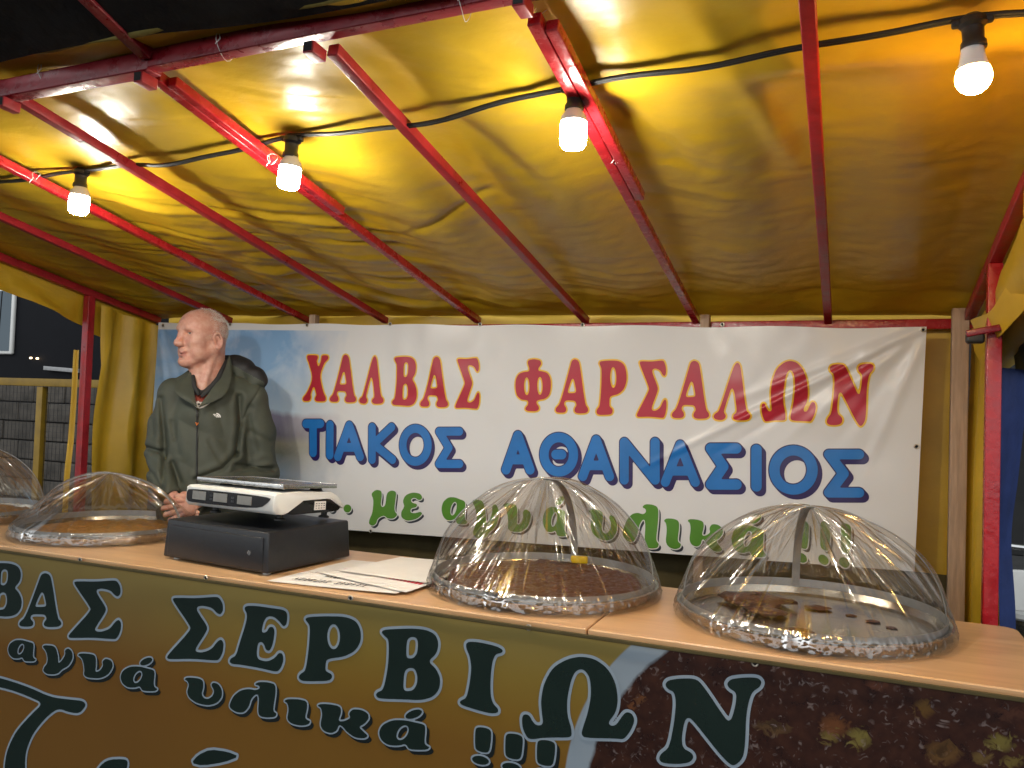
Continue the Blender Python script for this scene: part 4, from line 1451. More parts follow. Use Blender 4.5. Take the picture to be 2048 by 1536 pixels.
# ------------------------------------------------------------------ trays under clear wrap
def tray(cx, cy, r, H, label, seed, a0=0.0, halva=0, rot2=90, pleat=1.0, t0=0.0, t1=.5, hm_=('halva', .026)):
    rs = np.random.RandomState(seed)
    t = thing('wrapped_tray', label, 'tray', (cx, cy, ZC), group='round trays under clear wrap on the counter')
    k = MB()
    hw = .030
    k.lathe([(0, .001), (r - .022, .001), (r - .014, .004), (r - .006, hw - .004), (r, hw - .003), (r + .005, hw), (r + .005, hw + .003), (r + .001, hw + .005), (r - .006, hw + .002), (r - .016, .008), (r - .024, .005), (0, .005)], n=96)
    k.build('pan', M['pan'], t, smooth=True)
    R = r - .008
    hull_pts = []
    for qi, ad in enumerate((a0, a0 + rot2) if rot2 else (a0,)):
        a = math.radians(ad)
        d = np.array([math.cos(a), math.sin(a), 0])
        nrm = np.array([-math.sin(a), math.cos(a), 0])
        vs = []
        rr_ = []
        for s in (np.linspace(0, math.pi, 80) if qi == 0 else np.linspace(t0 * math.pi, t1 * math.pi, 44)):
            p = d * R * math.cos(s) + np.array([0, 0, hw - .006 + (H - hw - qi * .003) * math.sin(s) ** .94])
            up = np.array([d[0] * math.cos(s), d[1] * math.cos(s), math.sin(s)])
            hull_pts.append(p + up * .0015)
            hw_ = .0055 if qi == 0 else .0105
            rr_.append([p - nrm * hw_, p + nrm * hw_, p + nrm * hw_ - up * .0022, p - nrm * hw_ - up * .0022, p - nrm * hw_])
        k = MB()
        k.grid(np.array(rr_))
        k.build('hoop', M['strap'], t, smooth=True)
    k = MB()
    k.lathe([(r - .010, hw - .004), (r - .0085, hw + .017), (r - .007, hw + .017), (r - .0085, hw - .004)], n=96)
    k.build('ring', M['strap'], t, smooth=True)
    # clear wrap: stretched over the two crossed hoops, gathered under the rim
    nt_, ns = 1000, 64
    th = np.linspace(0, 2 * math.pi, nt_, endpoint=False)
    sv = np.concatenate([np.linspace(-.30, 0, 12, endpoint=False), np.linspace(0, 1, ns - 12)])
    T, S = np.meshgrid(th, sv, indexing='ij')
    s01 = np.clip(S, 0, 1)
    # taut film = convex hull of rim and hoops
    hb = bmesh.new()
    for a in np.linspace(0, 2 * math.pi, 72, endpoint=False):
        hb.verts.new(((r + .004) * math.cos(a), (r + .004) * math.sin(a), hw + .012))
    for q_ in hull_pts:
        hb.verts.new(tuple(q_))
    res_ = bmesh.ops.convex_hull(hb, input=list(hb.verts))
    hb.normal_update()
    C0 = np.array([0, 0, hw + .012])
    pn, pc = [], []
    for f_q in hb.faces:
        n_q = np.array(f_q.normal)
        c_q = n_q @ (np.array(f_q.verts[0].co) - C0)
        if c_q < 0:
            n_q, c_q = -n_q, -c_q
        if c_q > 1e-5 and np.linalg.norm(n_q) > .5:
            pn.append(n_q)
            pc.append(c_q)
    hb.free()
    pn, pc = np.array(pn), np.array(pc)
    el = s01 * math.pi / 2
    D = np.stack([np.cos(el) * np.cos(T), np.cos(el) * np.sin(T), np.sin(el)], -1).reshape(-1, 3)
    best = np.full(len(D), 9.0)
    for n_q, c_q in zip(pn, pc):
        dt = D @ n_q
        best = np.where(dt > 1e-6, np.minimum(best, c_q / np.maximum(dt, 1e-6)), best)
    RAD = best.reshape(T.shape) + .0015
    env = np.sin(np.clip(s01, 0, 1) * math.pi) ** .7
    dl = np.zeros_like(T)
    for kf in (6, 11, 17):
        ph = rs.rand(2) * 6.28
        dl += .0018 * np.sin(kf * T + ph[0] + 1.6 * np.sin(s01 * 4 + ph[1]))
    dl += .0022 * np.sin(s01 * 8 + 3.5 * vnoise(T * 3, s01 * 2, seed)) + .0025 * vnoise(T * 9, s01 * 4, seed + 9)
    for _ in range(95):
        a = rs.rand() * 6.28
        w = .010 + .018 * rs.rand() ** 2
        sl_ = .15 * rs.randn()
        dd = (T - a + sl_ * (s01 - .4) * (1 - s01) + math.pi) % (2 * math.pi) - math.pi
        c0_, cw = rs.rand(), .45 + .6 * rs.rand()
        dl += pleat * rs.choice([-1, 1]) * (.0015 + .0045 * rs.rand()) * np.exp(-np.abs(dd) / w) * np.exp(-((s01 - c0_) / cw) ** 2)
    RAD = RAD + dl * env
    P0 = D.reshape(T.shape + (3,)) * RAD[..., None] + C0
    Rr = np.hypot(P0[..., 0], P0[..., 1])
    Z = P0[..., 2]
    ski = np.clip(-S / .30, 0, 1)
    lo = S < 0
    crum = .5 * fbm(T * 22, ski * 3, seed, 3)
    Rr = np.where(lo, (r + .0055) + .007 * np.sin(ski * math.pi * .62) + .0045 * crum * np.sin(ski * math.pi), Rr)
    Z = np.where(lo, hw + .012 - ski * (hw + .008) + .0025 * crum * np.sin(ski * math.pi), Z)
    Rr += .003 * fbm(T * 20, S * 9, seed + 3, 3) * np.exp(-(S / .08) ** 2)
    tip = .002 * rs.randn(2)
    P = np.stack([Rr * np.cos(T) + tip[0] * s01, Rr * np.sin(T) + tip[1] * s01, Z], -1)
    k = MB()
    k.grid(P, wrap=True)
    uv = np.stack([T / (2 * math.pi), (S + .30) / 1.30], -1).reshape(-1, 2)
    k.uv = uv
    k.build('clear_wrap', M['film'], t, smooth='all')
    if halva:
        hm = thing('halva', *halva, (cx, cy, ZC + .006))  # also builds the golden layers added for reflections in the left trays
        k = MB()
        n_r, n_t = 46, 150
        RR, TT = np.meshgrid(np.linspace(0, 1, n_r), np.linspace(0, 2 * math.pi, n_t, endpoint=False), indexing='ij')
        rr = (r - .040) * RR + .004 * vnoise(TT * 5, 0, seed) * RR
        X_, Y_ = rr * np.cos(TT), rr * np.sin(TT)
        Zh = hm_[1] + .0035 * fbm(X_ * 70, Y_ * 70, seed, 3) + .002 * vnoise(X_ * 14, Y_ * 14, 2)
        Zh *= np.clip((1 - RR) / .035, 0, 1) ** .5
        k.grid(np.stack([X_, Y_, Zh], -1).transpose(1, 0, 2), wrap=True)
        k.build('halva_slab', M[hm_[0]], hm, smooth='all')
    return t


tray(-.785, 2.155, .314, .315, 'round steel tray of dark halva under clear wrap, left of the nearly empty tray', 3, a0=20, rot2=72,
     halva=('round slab of dark brown halva filling the third tray from the left', 'halva'))
tray(-.086, 2.155, .314, .290, 'nearly empty round steel tray under clear wrap at the right end of the counter', 5, a0=3, rot2=96, pleat=1.3)
tray(-2.475, 2.165, .300, .225, 'low wrapped steel tray directly left of the weighing scale, golden reflections on its wrap', 8, a0=12, rot2=0, pleat=2.2, halva=('thin golden layer added for the gold reflection in the tray left of the scale', 'halva'), hm_=('gold_reflection_layer', .012))
tray(-3.22, 2.12, .295, .30, 'wrapped tray cut off by the left edge of the photo', 12, a0=50, halva=('thin golden layer added for the gold reflection in the tray at the left edge', 'halva'), hm_=('gold_reflection_layer', .014))

# crumbs and remains in the right tray
for i, (dx, dy, s) in enumerate(((-.13, .10, .085), (-.10, .0, .05), (-.02, -.17, .045), (.10, .10, .012), (.15, .06, .016), (.19, .02, .012), (.02, .13, .030))):
    k = MB()
    n_a, n_b = 14, 9
    A_, B_ = np.meshgrid(np.linspace(0, 2 * math.pi, n_a, endpoint=False), np.linspace(-math.pi / 2, math.pi / 2, n_b), indexing='ij')
    rn = 1 + .3 * vnoise(np.cos(A_) * 2 + i * 3, np.sin(A_) * 2, B_ * 2)
    k.grid(np.stack([s * rn * np.cos(A_) * np.cos(B_), s * .8 * rn * np.sin(A_) * np.cos(B_), s * .17 * rn * np.sin(B_) + s * .15], -1), wrap=True)
    o = k.build('halva_crumb', M['halva'], None, smooth='all', loc=(-.088 + dx, 2.15 + dy, ZC + .0052))
    tag(o, ('broken brown piece of halva left in the rightmost tray' if s > .025 else 'small dark crumb of halva scattered over the rightmost tray'), 'crumb', 'halva remains in the rightmost tray')
sq = thing('scraper', 'bright yellow handled scraper lying at the back edge of the halva tray', 'scraper', tuple(on((1158, 1136), 1, 2.40) * np.array([1, 1, 0]) + np.array([0, 0, ZC + .045])), .3)
k = MB()
k.box((0, 0, 0), (.052, .02, .022), bev=.005)
k.build('handle', M['yellow_pl'], sq, smooth=True)
k = MB()
k.box((-.045, 0, -.004), (.045, .05, .002))
k.build('blade', M['steel'], sq, smooth=True)

# ------------------------------------------------------------------ cash drawer and scale
dw = thing('cash_drawer', 'black metal cash drawer under the weighing scale', 'cash drawer', (-1.723, 2.082, ZC), math.radians(-6))
k = MB()
k.box((0, 0, .065), (.445, .36, .116), top=(.965, .97), bev=.006)
k.build('case', M['darkbox'], dw, smooth=True)
k = MB()
k.box((0, -.176, .060), (.405, .012, .094), bev=.003, top=(.98, 1))
fp = k.build('drawer_front', M['darkbox'], dw, smooth=True)
k = MB()
k.tube([(.15, -.184, .06), (.15, -.179, .06)], .007, 14)
k.build('lock', M['steel'], fp, smooth=True)
for sx in (-1, 1):
    for sy in (-1, 1):
        k = MB()
        k.tube([(sx * .19, sy * .15, 0), (sx * .19, sy * .15, .012)], .012, 12)
        k.build('foot', M['white_pl'], dw, smooth=True)

SW, SD = .37, .325
sl = thing('weighing_scale', 'white and black electronic weighing scale with a flat steel platter on the cash drawer', 'scale', (-1.712, 2.095, ZC + .136), math.radians(-5))
sl.rotation_euler.x = math.radians(-3.2)
for sx in (-1, 1):
    for sy in (-1, 1):
        k = MB()
        k.lathe([(0, 0), (.017, 0), (.017, .005), (.010, .008), (.010, .016), (.015, .018), (.015, .030), (0, .030)], (sx * .135, sy * .10 + .02, 0), 16)
        k.build('foot', M['black'], sl, smooth=True)


def extrude_profile(name, prof, x0, x1, m, parent, bev=.006):
    k = MB()
    n = len(prof)
    pr = np.array(prof, float)
    c = pr.mean(0)
    rows = []
    for x, s in ((x0, bev), (x0 + bev * .4, bev * .35), (x0 + bev, 0), (x1 - bev, 0), (x1 - bev * .4, bev * .35), (x1, bev)):
        d = pr - c
        L = np.linalg.norm(d, axis=1, keepdims=True)
        rows.append([(x, *q) for q in c + d * (1 - s / L)])
    vs = [q for r in rows for q in r]
    fs = []
    for i in range(len(rows) - 1):
        for j in range(n):
            fs.append((i * n + j, i * n + (j + 1) % n, (i + 1) * n + (j + 1) % n, (i + 1) * n + j))
    fs.append(tuple(range(n))[::-1])
    fs.append(tuple((len(rows) - 1) * n + j for j in range(n)))
    k.add(vs, fs)
    return k.build(name, m, parent, smooth=45)


y0 = -SD / 2
blk = [(y0 + .045, .026), (y0 + .115, .060), (y0 + .245, .062), (y0 + .310, .036), (y0 + .30, .026), (y0 + .265, .022), (y0 + .09, .020)]
extrude_profile('lower_body', blk, -SW / 2 + .003, SW / 2 - .003, M['panel'], sl)
wht = [(y0, .036), (y0 + .002, .080), (y0 + .012, .086), (y0 + .10, .090), (y0 + .255, .086), (y0 + .285, .074), (y0 + .327, .038), (y0 + .320, .032), (y0 + .255, .064), (y0 + .235, .066), (y0 + .12, .064), (y0 + .055, .026), (y0 + .040, .022), (y0 + .012, .024)]
wq = extrude_profile('upper_shell', wht, -SW / 2, SW / 2, M['white_pl'], sl)
k = MB()
pp = [(-SW / 2 + .012, .040), (-SW / 2 + .010, .066), (-SW / 2 + .022, .076), (SW / 2 - .012, .076), (SW / 2 - .020, .060), (SW / 2 - .055, .036), (-SW / 2 + .028, .033)]
pp = [tuple(q) for q in chaikin(pp, 2)]
k.prism(pp, (0, y0 - .0035, 0), (1, 0, 0), (0, 0, 1), (0, 1, 0), .006)
dp = k.build('display_panel', M['panel'], sl)
for u in (-.118, -.028, .072):
    k = MB()
    k.box((u, y0 - .0042, .057), (.058, .002, .026), bev=.0008)
    k.build('display', M['lcd'], dp)
for u in (-.070, .020):
    for w in (.050, .060):
        k = MB()
        k.box((u + .004, y0 - .0042, w), (.011, .0016, .006))
        k.build('indicator', M['darkbox'], dp)
k = MB()
k.box((SW / 2 - .0025, y0 + .205, .0445), (.002, .052, .027))
lb_ = k.build('sticker', M['paper'], sl)
k = MB()
for i in range(4):
    for j in range(3):
        k.box((SW / 2 - .0013, y0 + .187 + i * .012, .037 + j * .007), (.0006, .007 if (i + j) % 3 else .004, .0022))
k.build('print', M['ink'], lb_)
for sx in (-.10, .12):
    for sy in (-.08, .09):
        k = MB()
        k.lathe([(0, 0), (.022, 0), (.016, .012), (.016, .020), (0, .020)], (sx, sy, .085), 16)
        k.build('platter_mount', M['black'], sl, smooth=True)
k = MB()
k.box((0.002, -.005, .108), (SW - .010, .245, .003), bev=.001)
for a, b in (((-1, -1), (1, -1)), ((1, -1), (1, 1)), ((1, 1), (-1, 1)), ((-1, 1), (-1, -1))):
    hx, hy = (SW - .010) / 2, .1225
    k.bar((.002 + a[0] * hx * .998, -.005 + a[1] * hy * .998, .1045), (.002 + b[0] * hx * .998, -.005 + b[1] * hy * .998, .1045), .0022, .013, bev=.001)
k.build('platter', M['steel'], sl, smooth=True)

# ------------------------------------------------------------------ printed sheets on the counter
def sheet(pxs, lift, label, curl=.0, grp='loose printed sheets on the counter'):
    c = [on(q, 2, ZC + lift) for q in pxs]
    k = MB()
    n = 24
    U, V = np.meshgrid(np.linspace(0, 1, n), np.linspace(0, 1, n), indexing='ij')
    P = (c[0][None, None] * ((1 - U) * (1 - V))[..., None] + c[1][None, None] * (U * (1 - V))[..., None] + c[2][None, None] * (U * V)[..., None] + c[3][None, None] * ((1 - U) * V)[..., None])
    P[..., 2] += curl * (U ** 3 * .6 + .5 * (1 - V) ** 4 * U) + .0012 * np.abs(vnoise(U * 3 + lift * 999, V * 3, 5))
    o0 = c[0]
    k.grid(P - o0)
    k.grid((P - o0 - np.array([0, 0, .0006])), flip=True)
    o = k.build('paper_sheet', M['paper'], None, smooth='all', loc=o0)
    tag(o, label, 'paper', grp)
    return o, c, P


s1, c1, P1 = sheet([(533, 1162), (792, 1191), (930, 1140), (704, 1120)], .0022, 'lowest white sheet, its printed line of lettering facing the customer', .004)
s2, c2, P2 = sheet([(640, 1146), (812, 1188), (925, 1146), (760, 1124)], .0062, 'white sheet lying crosswise over the first, with a red printed line', .004)
s3, c3, P3_ = sheet([(676, 1141), (850, 1168), (985, 1128), (800, 1114)], .0105, 'blank topmost white sheet tucked against the halva tray', .003)


def paper_text(sheet_o, c, word, u0, u1, v0, v1, m, z):
    """a line of capitals, upside down for the customer side"""
    k = MB()
    o0 = np.array(sheet_o.location)
    n = len(word)
    for i, ch in enumerate(word):
        if ch == ' ':
            continue
        src = G[ch]
        allp = np.concatenate([q for s_, q in src if s_ > 0])
        mn, mx_ = allp.min(0), allp.max(0)
        xs = np.linspace(-.05, 1.05, 16)
        X, Y = np.meshgrid(xs, xs, indexing='ij')
        F = None
        for s_, q in src:
            e = poly_sd((q - mn) / (mx_ - mn), X, Y)
            F = e if F is None else (np.minimum(F, e) if s_ > 0 else np.maximum(F, -e))
        vs, fs = contour(F, 0, xs, xs)
        vs = np.array(vs)
        u = u1 - (u1 - u0) * (i + .12 + .76 * vs[:, 0]) / n
        v = v0 + (v1 - v0) * vs[:, 1]
        P = np.outer((1 - u) * (1 - v), c[0]) + np.outer(u * (1 - v), c[1]) + np.outer(u * v, c[2]) + np.outer((1 - u) * v, c[3])
        P[:, 2] += z
        k.add(P - o0, fs)
    k.build('lettering', m, sheet_o)


paper_text(s1, c1, 'ΧΑΛΒΑΣ ΣΕΡΒΙΩΝ', .12, .70, .10, .175, M['ink'], .0032)
paper_text(s1, c1, 'αγνά υλικά', .25, .62, .27, .32, M['ink'], .0032)
k = MB()
o0 = np.array(s2.location)
for i in range(22):
    u0, u1 = .06 + i * .041, .06 + i * .041 + .030
    q = [np.array(c2[0]) * (1 - u) * (1 - v) + np.array(c2[1]) * u * (1 - v) + np.array(c2[2]) * u * v + np.array(c2[3]) * (1 - u) * v + np.array([0, 0, .0045]) for u, v in ((u0, .30), (u1, .30), (u1, .42), (u0, .42))]
    k.add([a - o0 for a in q], [(0, 1, 2, 3)])
k.build('red_line', M['redink'], s2)
# ------------------------------------------------------------------ the stall keeper
class Vox:
    def __init__(s, xs, ys, zs):
        s.x, s.y, s.z = (np.asarray(a, np.float32) for a in (xs, ys, zs))
        s.F = np.full((len(xs), len(ys), len(zs)), 10.0, np.float32)

    def win(s, lo, hi, m):
        sl, g_ = [], []
        for a, l, h in zip((s.x, s.y, s.z), lo, hi):
            i0, i1 = np.searchsorted(a, l - m), np.searchsorted(a, h + m)
            sl.append(slice(int(i0), int(i1)))
            g_.append(a[i0:i1])
        return tuple(sl), np.meshgrid(*g_, indexing='ij')

    def put(s, sl, d, k, sub=False):
        f = s.F[sl]
        if sub:
            d = -d
            if k > 0:
                h = np.maximum(k - np.abs(f - d), 0) / k
                s.F[sl] = np.maximum(f, d) + h * h * k * .25
            else:
                s.F[sl] = np.maximum(f, d)
        else:
            if k > 0:
                h = np.maximum(k - np.abs(f - d), 0) / k
                s.F[sl] = np.minimum(f, d) - h * h * k * .25
            else:
                s.F[sl] = np.minimum(f, d)

    def cap(s, a, b, ra, rb=None, k=.02, sub=False):
        rb = ra if rb is None else rb
        a, b = np.array(a, np.float32), np.array(b, np.float32)
        r = max(ra, rb)
        sl, (X, Y, Z) = s.win(np.minimum(a, b) - r, np.maximum(a, b) + r, k + .03)
        e = b - a
        t = np.clip(((X - a[0]) * e[0] + (Y - a[1]) * e[1] + (Z - a[2]) * e[2]) / (e @ e + 1e-12), 0, 1)
        d = np.sqrt((X - a[0] - t * e[0]) ** 2 + (Y - a[1] - t * e[1]) ** 2 + (Z - a[2] - t * e[2]) ** 2) - (ra + (rb - ra) * t)
        s.put(sl, d.astype(np.float32), k, sub)

    def chain(s, pts, rs, k=.012, sub=False):
        for i in range(len(pts) - 1):
            s.cap(pts[i], pts[i + 1], rs[i], rs[i + 1], k, sub)

    def ell(s, c, r, k=.02, sub=False, R_=None):
        c = np.array(c, np.float32)
        r = np.array(r, np.float32)
        m = r.max()
        sl, (X, Y, Z) = s.win(c - m, c + m, k + .03)
        P = np.stack([X - c[0], Y - c[1], Z - c[2]], -1)
        if R_ is not None:
            P = P @ np.array(R_, np.float32)
        k0 = np.sqrt(((P / r) ** 2).sum(-1)) + 1e-9
        k1 = np.sqrt(((P / (r * r)) ** 2).sum(-1)) + 1e-9
        s.put(sl, (k0 * (k0 - 1) / k1).astype(np.float32), k, sub)

    def noise(s, lo, hi, fn):
        sl, (X, Y, Z) = s.win(lo, hi, 0)
        f = s.F[sl]
        near = np.abs(f) < .03
        d = np.zeros_like(f)
        d[near] = fn(X[near], Y[near], Z[near])
        s.F[sl] = f + d

    def mesh(s):
        F = s.F
        ins = F < 0
        n = np.zeros(tuple(q - 1 for q in F.shape), np.int8)
        for dx in (0, 1):
            for dy in (0, 1):
                for dz in (0, 1):
                    n += ins[dx:F.shape[0] - 1 + dx, dy:F.shape[1] - 1 + dy, dz:F.shape[2] - 1 + dz]
        act = (n > 0) & (n < 8)
        I, J, K_ = np.nonzero(act)
        acc = np.zeros((len(I), 3))
        cnt = np.zeros(len(I))
        G3 = (s.x.astype(float), s.y.astype(float), s.z.astype(float))
        cor = [(a, b, c) for a in (0, 1) for b in (0, 1) for c in (0, 1)]
        for a in cor:
            for ax in range(3):
                if a[ax]:
                    continue
                b = list(a)
                b[ax] = 1
                f0 = F[I + a[0], J + a[1], K_ + a[2]]
                f1 = F[I + b[0], J + b[1], K_ + b[2]]
                ch = (f0 < 0) != (f1 < 0)
                t = np.where(ch, f0 / np.where(f0 - f1 == 0, 1, f0 - f1), 0)
                p = np.stack([G3[0][I + a[0]], G3[1][J + a[1]], G3[2][K_ + a[2]]], -1)
                q = np.stack([G3[0][I + b[0]], G3[1][J + b[1]], G3[2][K_ + b[2]]], -1)
                acc += np.where(ch[:, None], p + t[:, None] * (q - p), 0)
                cnt += ch
        V = acc / np.maximum(cnt, 1)[:, None]
        idx = np.full(act.shape, -1, int)
        idx[I, J, K_] = np.arange(len(I))
        faces = []
        for ax in range(3):
            o1, o2 = [(1, 2), (2, 0), (0, 1)][ax]
            sa = [slice(None)] * 3
            sb = [slice(None)] * 3
            sa[ax] = slice(0, -1)
            sb[ax] = slice(1, None)
            ch = ins[tuple(sa)] != ins[tuple(sb)]
            A = np.argwhere(ch)
            A = A[(A[:, o1] > 0) & (A[:, o2] > 0) & (A[:, o1] < F.shape[o1] - 1) & (A[:, o2] < F.shape[o2] - 1)]
            st = ins[tuple(A.T)]

            def gi(d1, d2):
                B = A.copy()
                B[:, o1] += d1
                B[:, o2] += d2
                return idx[tuple(B.T)]
            q = np.stack([gi(-1, -1), gi(0, -1), gi(0, 0), gi(-1, 0)], 1)
            q[~st] = q[~st][:, ::-1]
            faces.append(q)
        return V, np.concatenate(faces)


def vox_obj(name, vx, mats, parent, mi=None):
    V, Fc = vx.mesh()
    me = bpy.data.meshes.new(name)
    me.vertices.add(len(V))
    me.vertices.foreach_set('co', V.astype(np.float32).ravel())
    me.loops.add(len(Fc) * 4)
    me.loops.foreach_set('vertex_index', Fc.astype(np.int32).ravel())
    me.polygons.add(len(Fc))
    me.polygons.foreach_set('loop_start', np.arange(0, len(Fc) * 4, 4, dtype=np.int32))
    me.update(calc_edges=True)
    mats = mats if isinstance(mats, (list, tuple)) else [mats]
    for m_ in mats:
        me.materials.append(m_)
    if mi is not None:
        me.polygons.foreach_set('material_index', mi(V[Fc].mean(1)).astype(np.int32))
    me.polygons.foreach_set('use_smooth', [True] * len(Fc))
    me.validate()
    o = bpy.data.objects.new(name, me)
    COL.objects.link(o)
    o.parent = parent
    return o


man = thing('person', 'bald elderly man in a dark green hooded jacket behind the counter, hands clasped, looking left', 'person', (-2.42, 2.60, 0), math.radians(42.95))
HO = np.array([-.049, 0.0, 1.775])
ph_ = math.radians(56)
HF = np.array([-math.sin(ph_), -math.cos(ph_), 0])
HS = np.array([-HF[1], HF[0], 0])
HR = np.stack([HF, HS, [0, 0, 1]], 1)          # columns: forward, left, up


def hp_(f, s_, z):
    return HO + HF * f + HS * s_ + np.array([0, 0, z])


def zaxis(parts):
    out = [parts[0][0]]
    for a, b, st in parts:
        n_ = max(1, int(round((b - a) / st)))
        out += list(a + (b - a) * (np.arange(n_) + 1) / n_)
    return np.array(out)


bx = Vox(np.arange(-.30, .34, .0032), np.arange(-.30, .17, .0032), zaxis([(-.02, .97, .016), (.97, 1.02, .006), (1.02, 1.17, .0028), (1.17, 1.5, .009), (1.5, 1.6, .004), (1.6, 1.885, .0024)]))
# head
bx.ell(hp_(-.006, 0, .006), (.098, .078, .086), 0, R_=HR)
bx.ell(hp_(.040, 0, .004), (.055, .064, .068), .03, R_=HR)
bx.ell(hp_(.034, 0, -.060), (.052, .060, .072), .03, R_=HR)
for s_ in (-1, 1):
    bx.cap(hp_(-.012, s_ * .056, -.075), hp_(.066, s_ * .020, -.126), .022, .020, .03)      # jaw
    bx.ell(hp_(.056, s_ * .041, -.050), (.028, .025, .026), .02, R_=HR)                      # cheek
    bx.ell(hp_(.040, s_ * .050, -.090), (.034, .017, .028), .02, R_=HR)                      # jowl
bx.ell(hp_(.076, 0, -.128), (.021, .024, .020), .02, R_=HR)
for s_ in (-1, 1):
    bx.ell(hp_(.099, s_ * .031, -.014), (.030, .023, .0125), .008, sub=True, R_=HR)           # socket
    bx.ell(hp_(.0655, s_ * .031, -.013), (.0155, .0155, .0125), .003, R_=HR)                 # eye
    bx.chain([hp_(.084, s_ * .012, .000), hp_(.084, s_ * .030, .008), hp_(.069, s_ * .050, .000)], [.0095, .0108, .008], .009)   # brow ridge
    bx.chain([hp_(.0835, s_ * .016, -.010), hp_(.0830, s_ * .031, -.004), hp_(.071, s_ * .046, -.011)], [.0032, .0042, .003], .004)  # upper lid
    bx.chain([hp_(.080, s_ * .018, -.020), hp_(.0795, s_ * .031, -.0245), hp_(.069, s_ * .045, -.019)], [.003, .0034, .003], .005)   # lower lid
    bx.chain([hp_(.080, s_ * .020, -.034), hp_(.076, s_ * .036, -.036), hp_(.067, s_ * .047, -.029)], [.0022, .0026, .0016], .004, sub=True)  # bag
    for dz in (.0, .008, -.008):
        bx.chain([hp_(.066, s_ * .054, -.010 + dz * .6), hp_(.054, s_ * .064, -.010 + dz * 1.6)], [.0012, .0008], .002, sub=True)
bx.chain([hp_(.086, 0, .004), hp_(.096, 0, -.022), hp_(.108, 0, -.050)], [.0095, .0105, .0130], .014)
bx.ell(hp_(.109, 0, -.057), (.0165, .0160, .0140), .008, R_=HR)
for s_ in (-1, 1):
    bx.ell(hp_(.098, s_ * .0155, -.059), (.0135, .0085, .0095), .006, R_=HR)
    bx.ell(hp_(.102, s_ * .0085, -.0690), (.006, .0035, .003), .002, sub=True, R_=HR)
    bx.chain([hp_(.096, s_ * .022, -.056), hp_(.090, s_ * .031, -.074), hp_(.080, s_ * .036, -.096)], [.0036, .0044, .0034], .008, sub=True)
bx.ell(hp_(.085, 0, -.084), (.015, .026, .014), .012, R_=HR)
bx.chain([hp_(.096, -.022, -.094), hp_(.0985, 0, -.0925), hp_(.096, .022, -.094)], [.0022, .0030, .0022], .005)
bx.chain([hp_(.094, -.020, -.1035), hp_(.0965, 0, -.1050), hp_(.094, .020, -.1035)], [.0024, .0036, .0024], .005)
bx.chain([hp_(.094, -.029, -.0985), hp_(.1035, 0, -.0985), hp_(.090, .032, -.1005)], [.0034, .0030, .0038], .003, sub=True)
bx.ell(hp_(.094, 0, -.1165), (.006, .018, .004), .006, sub=True, R_=HR)
for i, z in enumerate((.030, .042, .054)):
    bx.chain([hp_(.089 - i * .008, s2_ * .05, z + .004 * (s2_ == 0)) + HF * (.003 if s2_ == 0 else -.020) for s2_ in (-1, 0, 1)], [.0009] * 3, .003, sub=True)
# ears
for s_ in (-1, 1):
    E_ = hp_(-.014, s_ * .0765, -.040)
    tl = math.radians(-14)
    ex = HF * math.cos(tl) + np.array([0, 0, math.sin(tl)])
    ez = -HF * math.sin(tl) + np.array([0, 0, math.cos(tl)])
    rim_ = []
    for a in np.linspace(-1.9, 2.9, 14):
        rr = .0185 + .004 * math.sin(a)
        rim_.append(E_ + ex * (-math.cos(a) * rr * .82) + ez * (math.sin(a) * .030 + .002) + HS * s_ * (.010 + .006 * math.cos(a)))
    bx.ell(E_ + HS * s_ * .004, (.016, .006, .026), .006, R_=np.stack([ex, HS, ez], 1))
    bx.chain(rim_, [.0042] * 14, .004)
    bx.ell(E_ + ez * -.026 + ex * .004 + HS * s_ * .008, (.009, .0055, .010), .005, R_=np.stack([ex, HS, ez], 1))
    bx.ell(E_ + ex * .002 + ez * -.004 + HS * s_ * .012, (.0075, .007, .012), .003, sub=True, R_=np.stack([ex, HS, ez], 1))
    bx.chain([E_ + ex * -.006 + ez * .016 + HS * s_ * .009, E_ + ex * -.008 + ez * -.006 + HS * s_ * .010], [.003, .003], .004)
# neck
bx.cap((-.015, .022, 1.45), hp_(-.034, 0, -.070), .066, .061, .03)
bx.cap((-.045, -.03, 1.52), hp_(.028, 0, -.118), .036, .022, .03)
bx.cap((-.052, -.060, 1.475), hp_(-.020, .052, -.080), .011, .014, .012)
bx.cap((-.062, -.058, 1.475), hp_(.030, -.012, -.125), .010, .010, .012)
# trunk, arms and legs under the clothes
bx.ell((-.02, .01, 1.33), (.150, .085, .22), .03)
bx.ell((-.02, .0, 1.08), (.150, .10, .22), .04)
for s_, x in ((-1, -.165), (1, .165)):
    bx.cap((s_ * .09 - .02, 0, .95), (s_ * .10 - .02, -.005, .50), .085, .058, .03)
    bx.cap((s_ * .10 - .02, -.005, .50), (s_ * .11 - .02, .01, .09), .055, .038, .03)
    bx.cap((s_ * .11 - .02, .02, .05), (s_ * .13 - .02, -.14, .04), .04, .035, .03)
bx.chain([(-.150, 0, 1.49), (-.196, -.02, 1.29), (-.172, -.11, 1.19), (-.140, -.18, 1.133)], [.036, .028, .024, .024], .02)
bx.chain([(.150, 0, 1.48), (.205, -.015, 1.20), (.11, -.12, 1.15), (-.005, -.195, 1.118)], [.042, .038, .030, .025], .02)
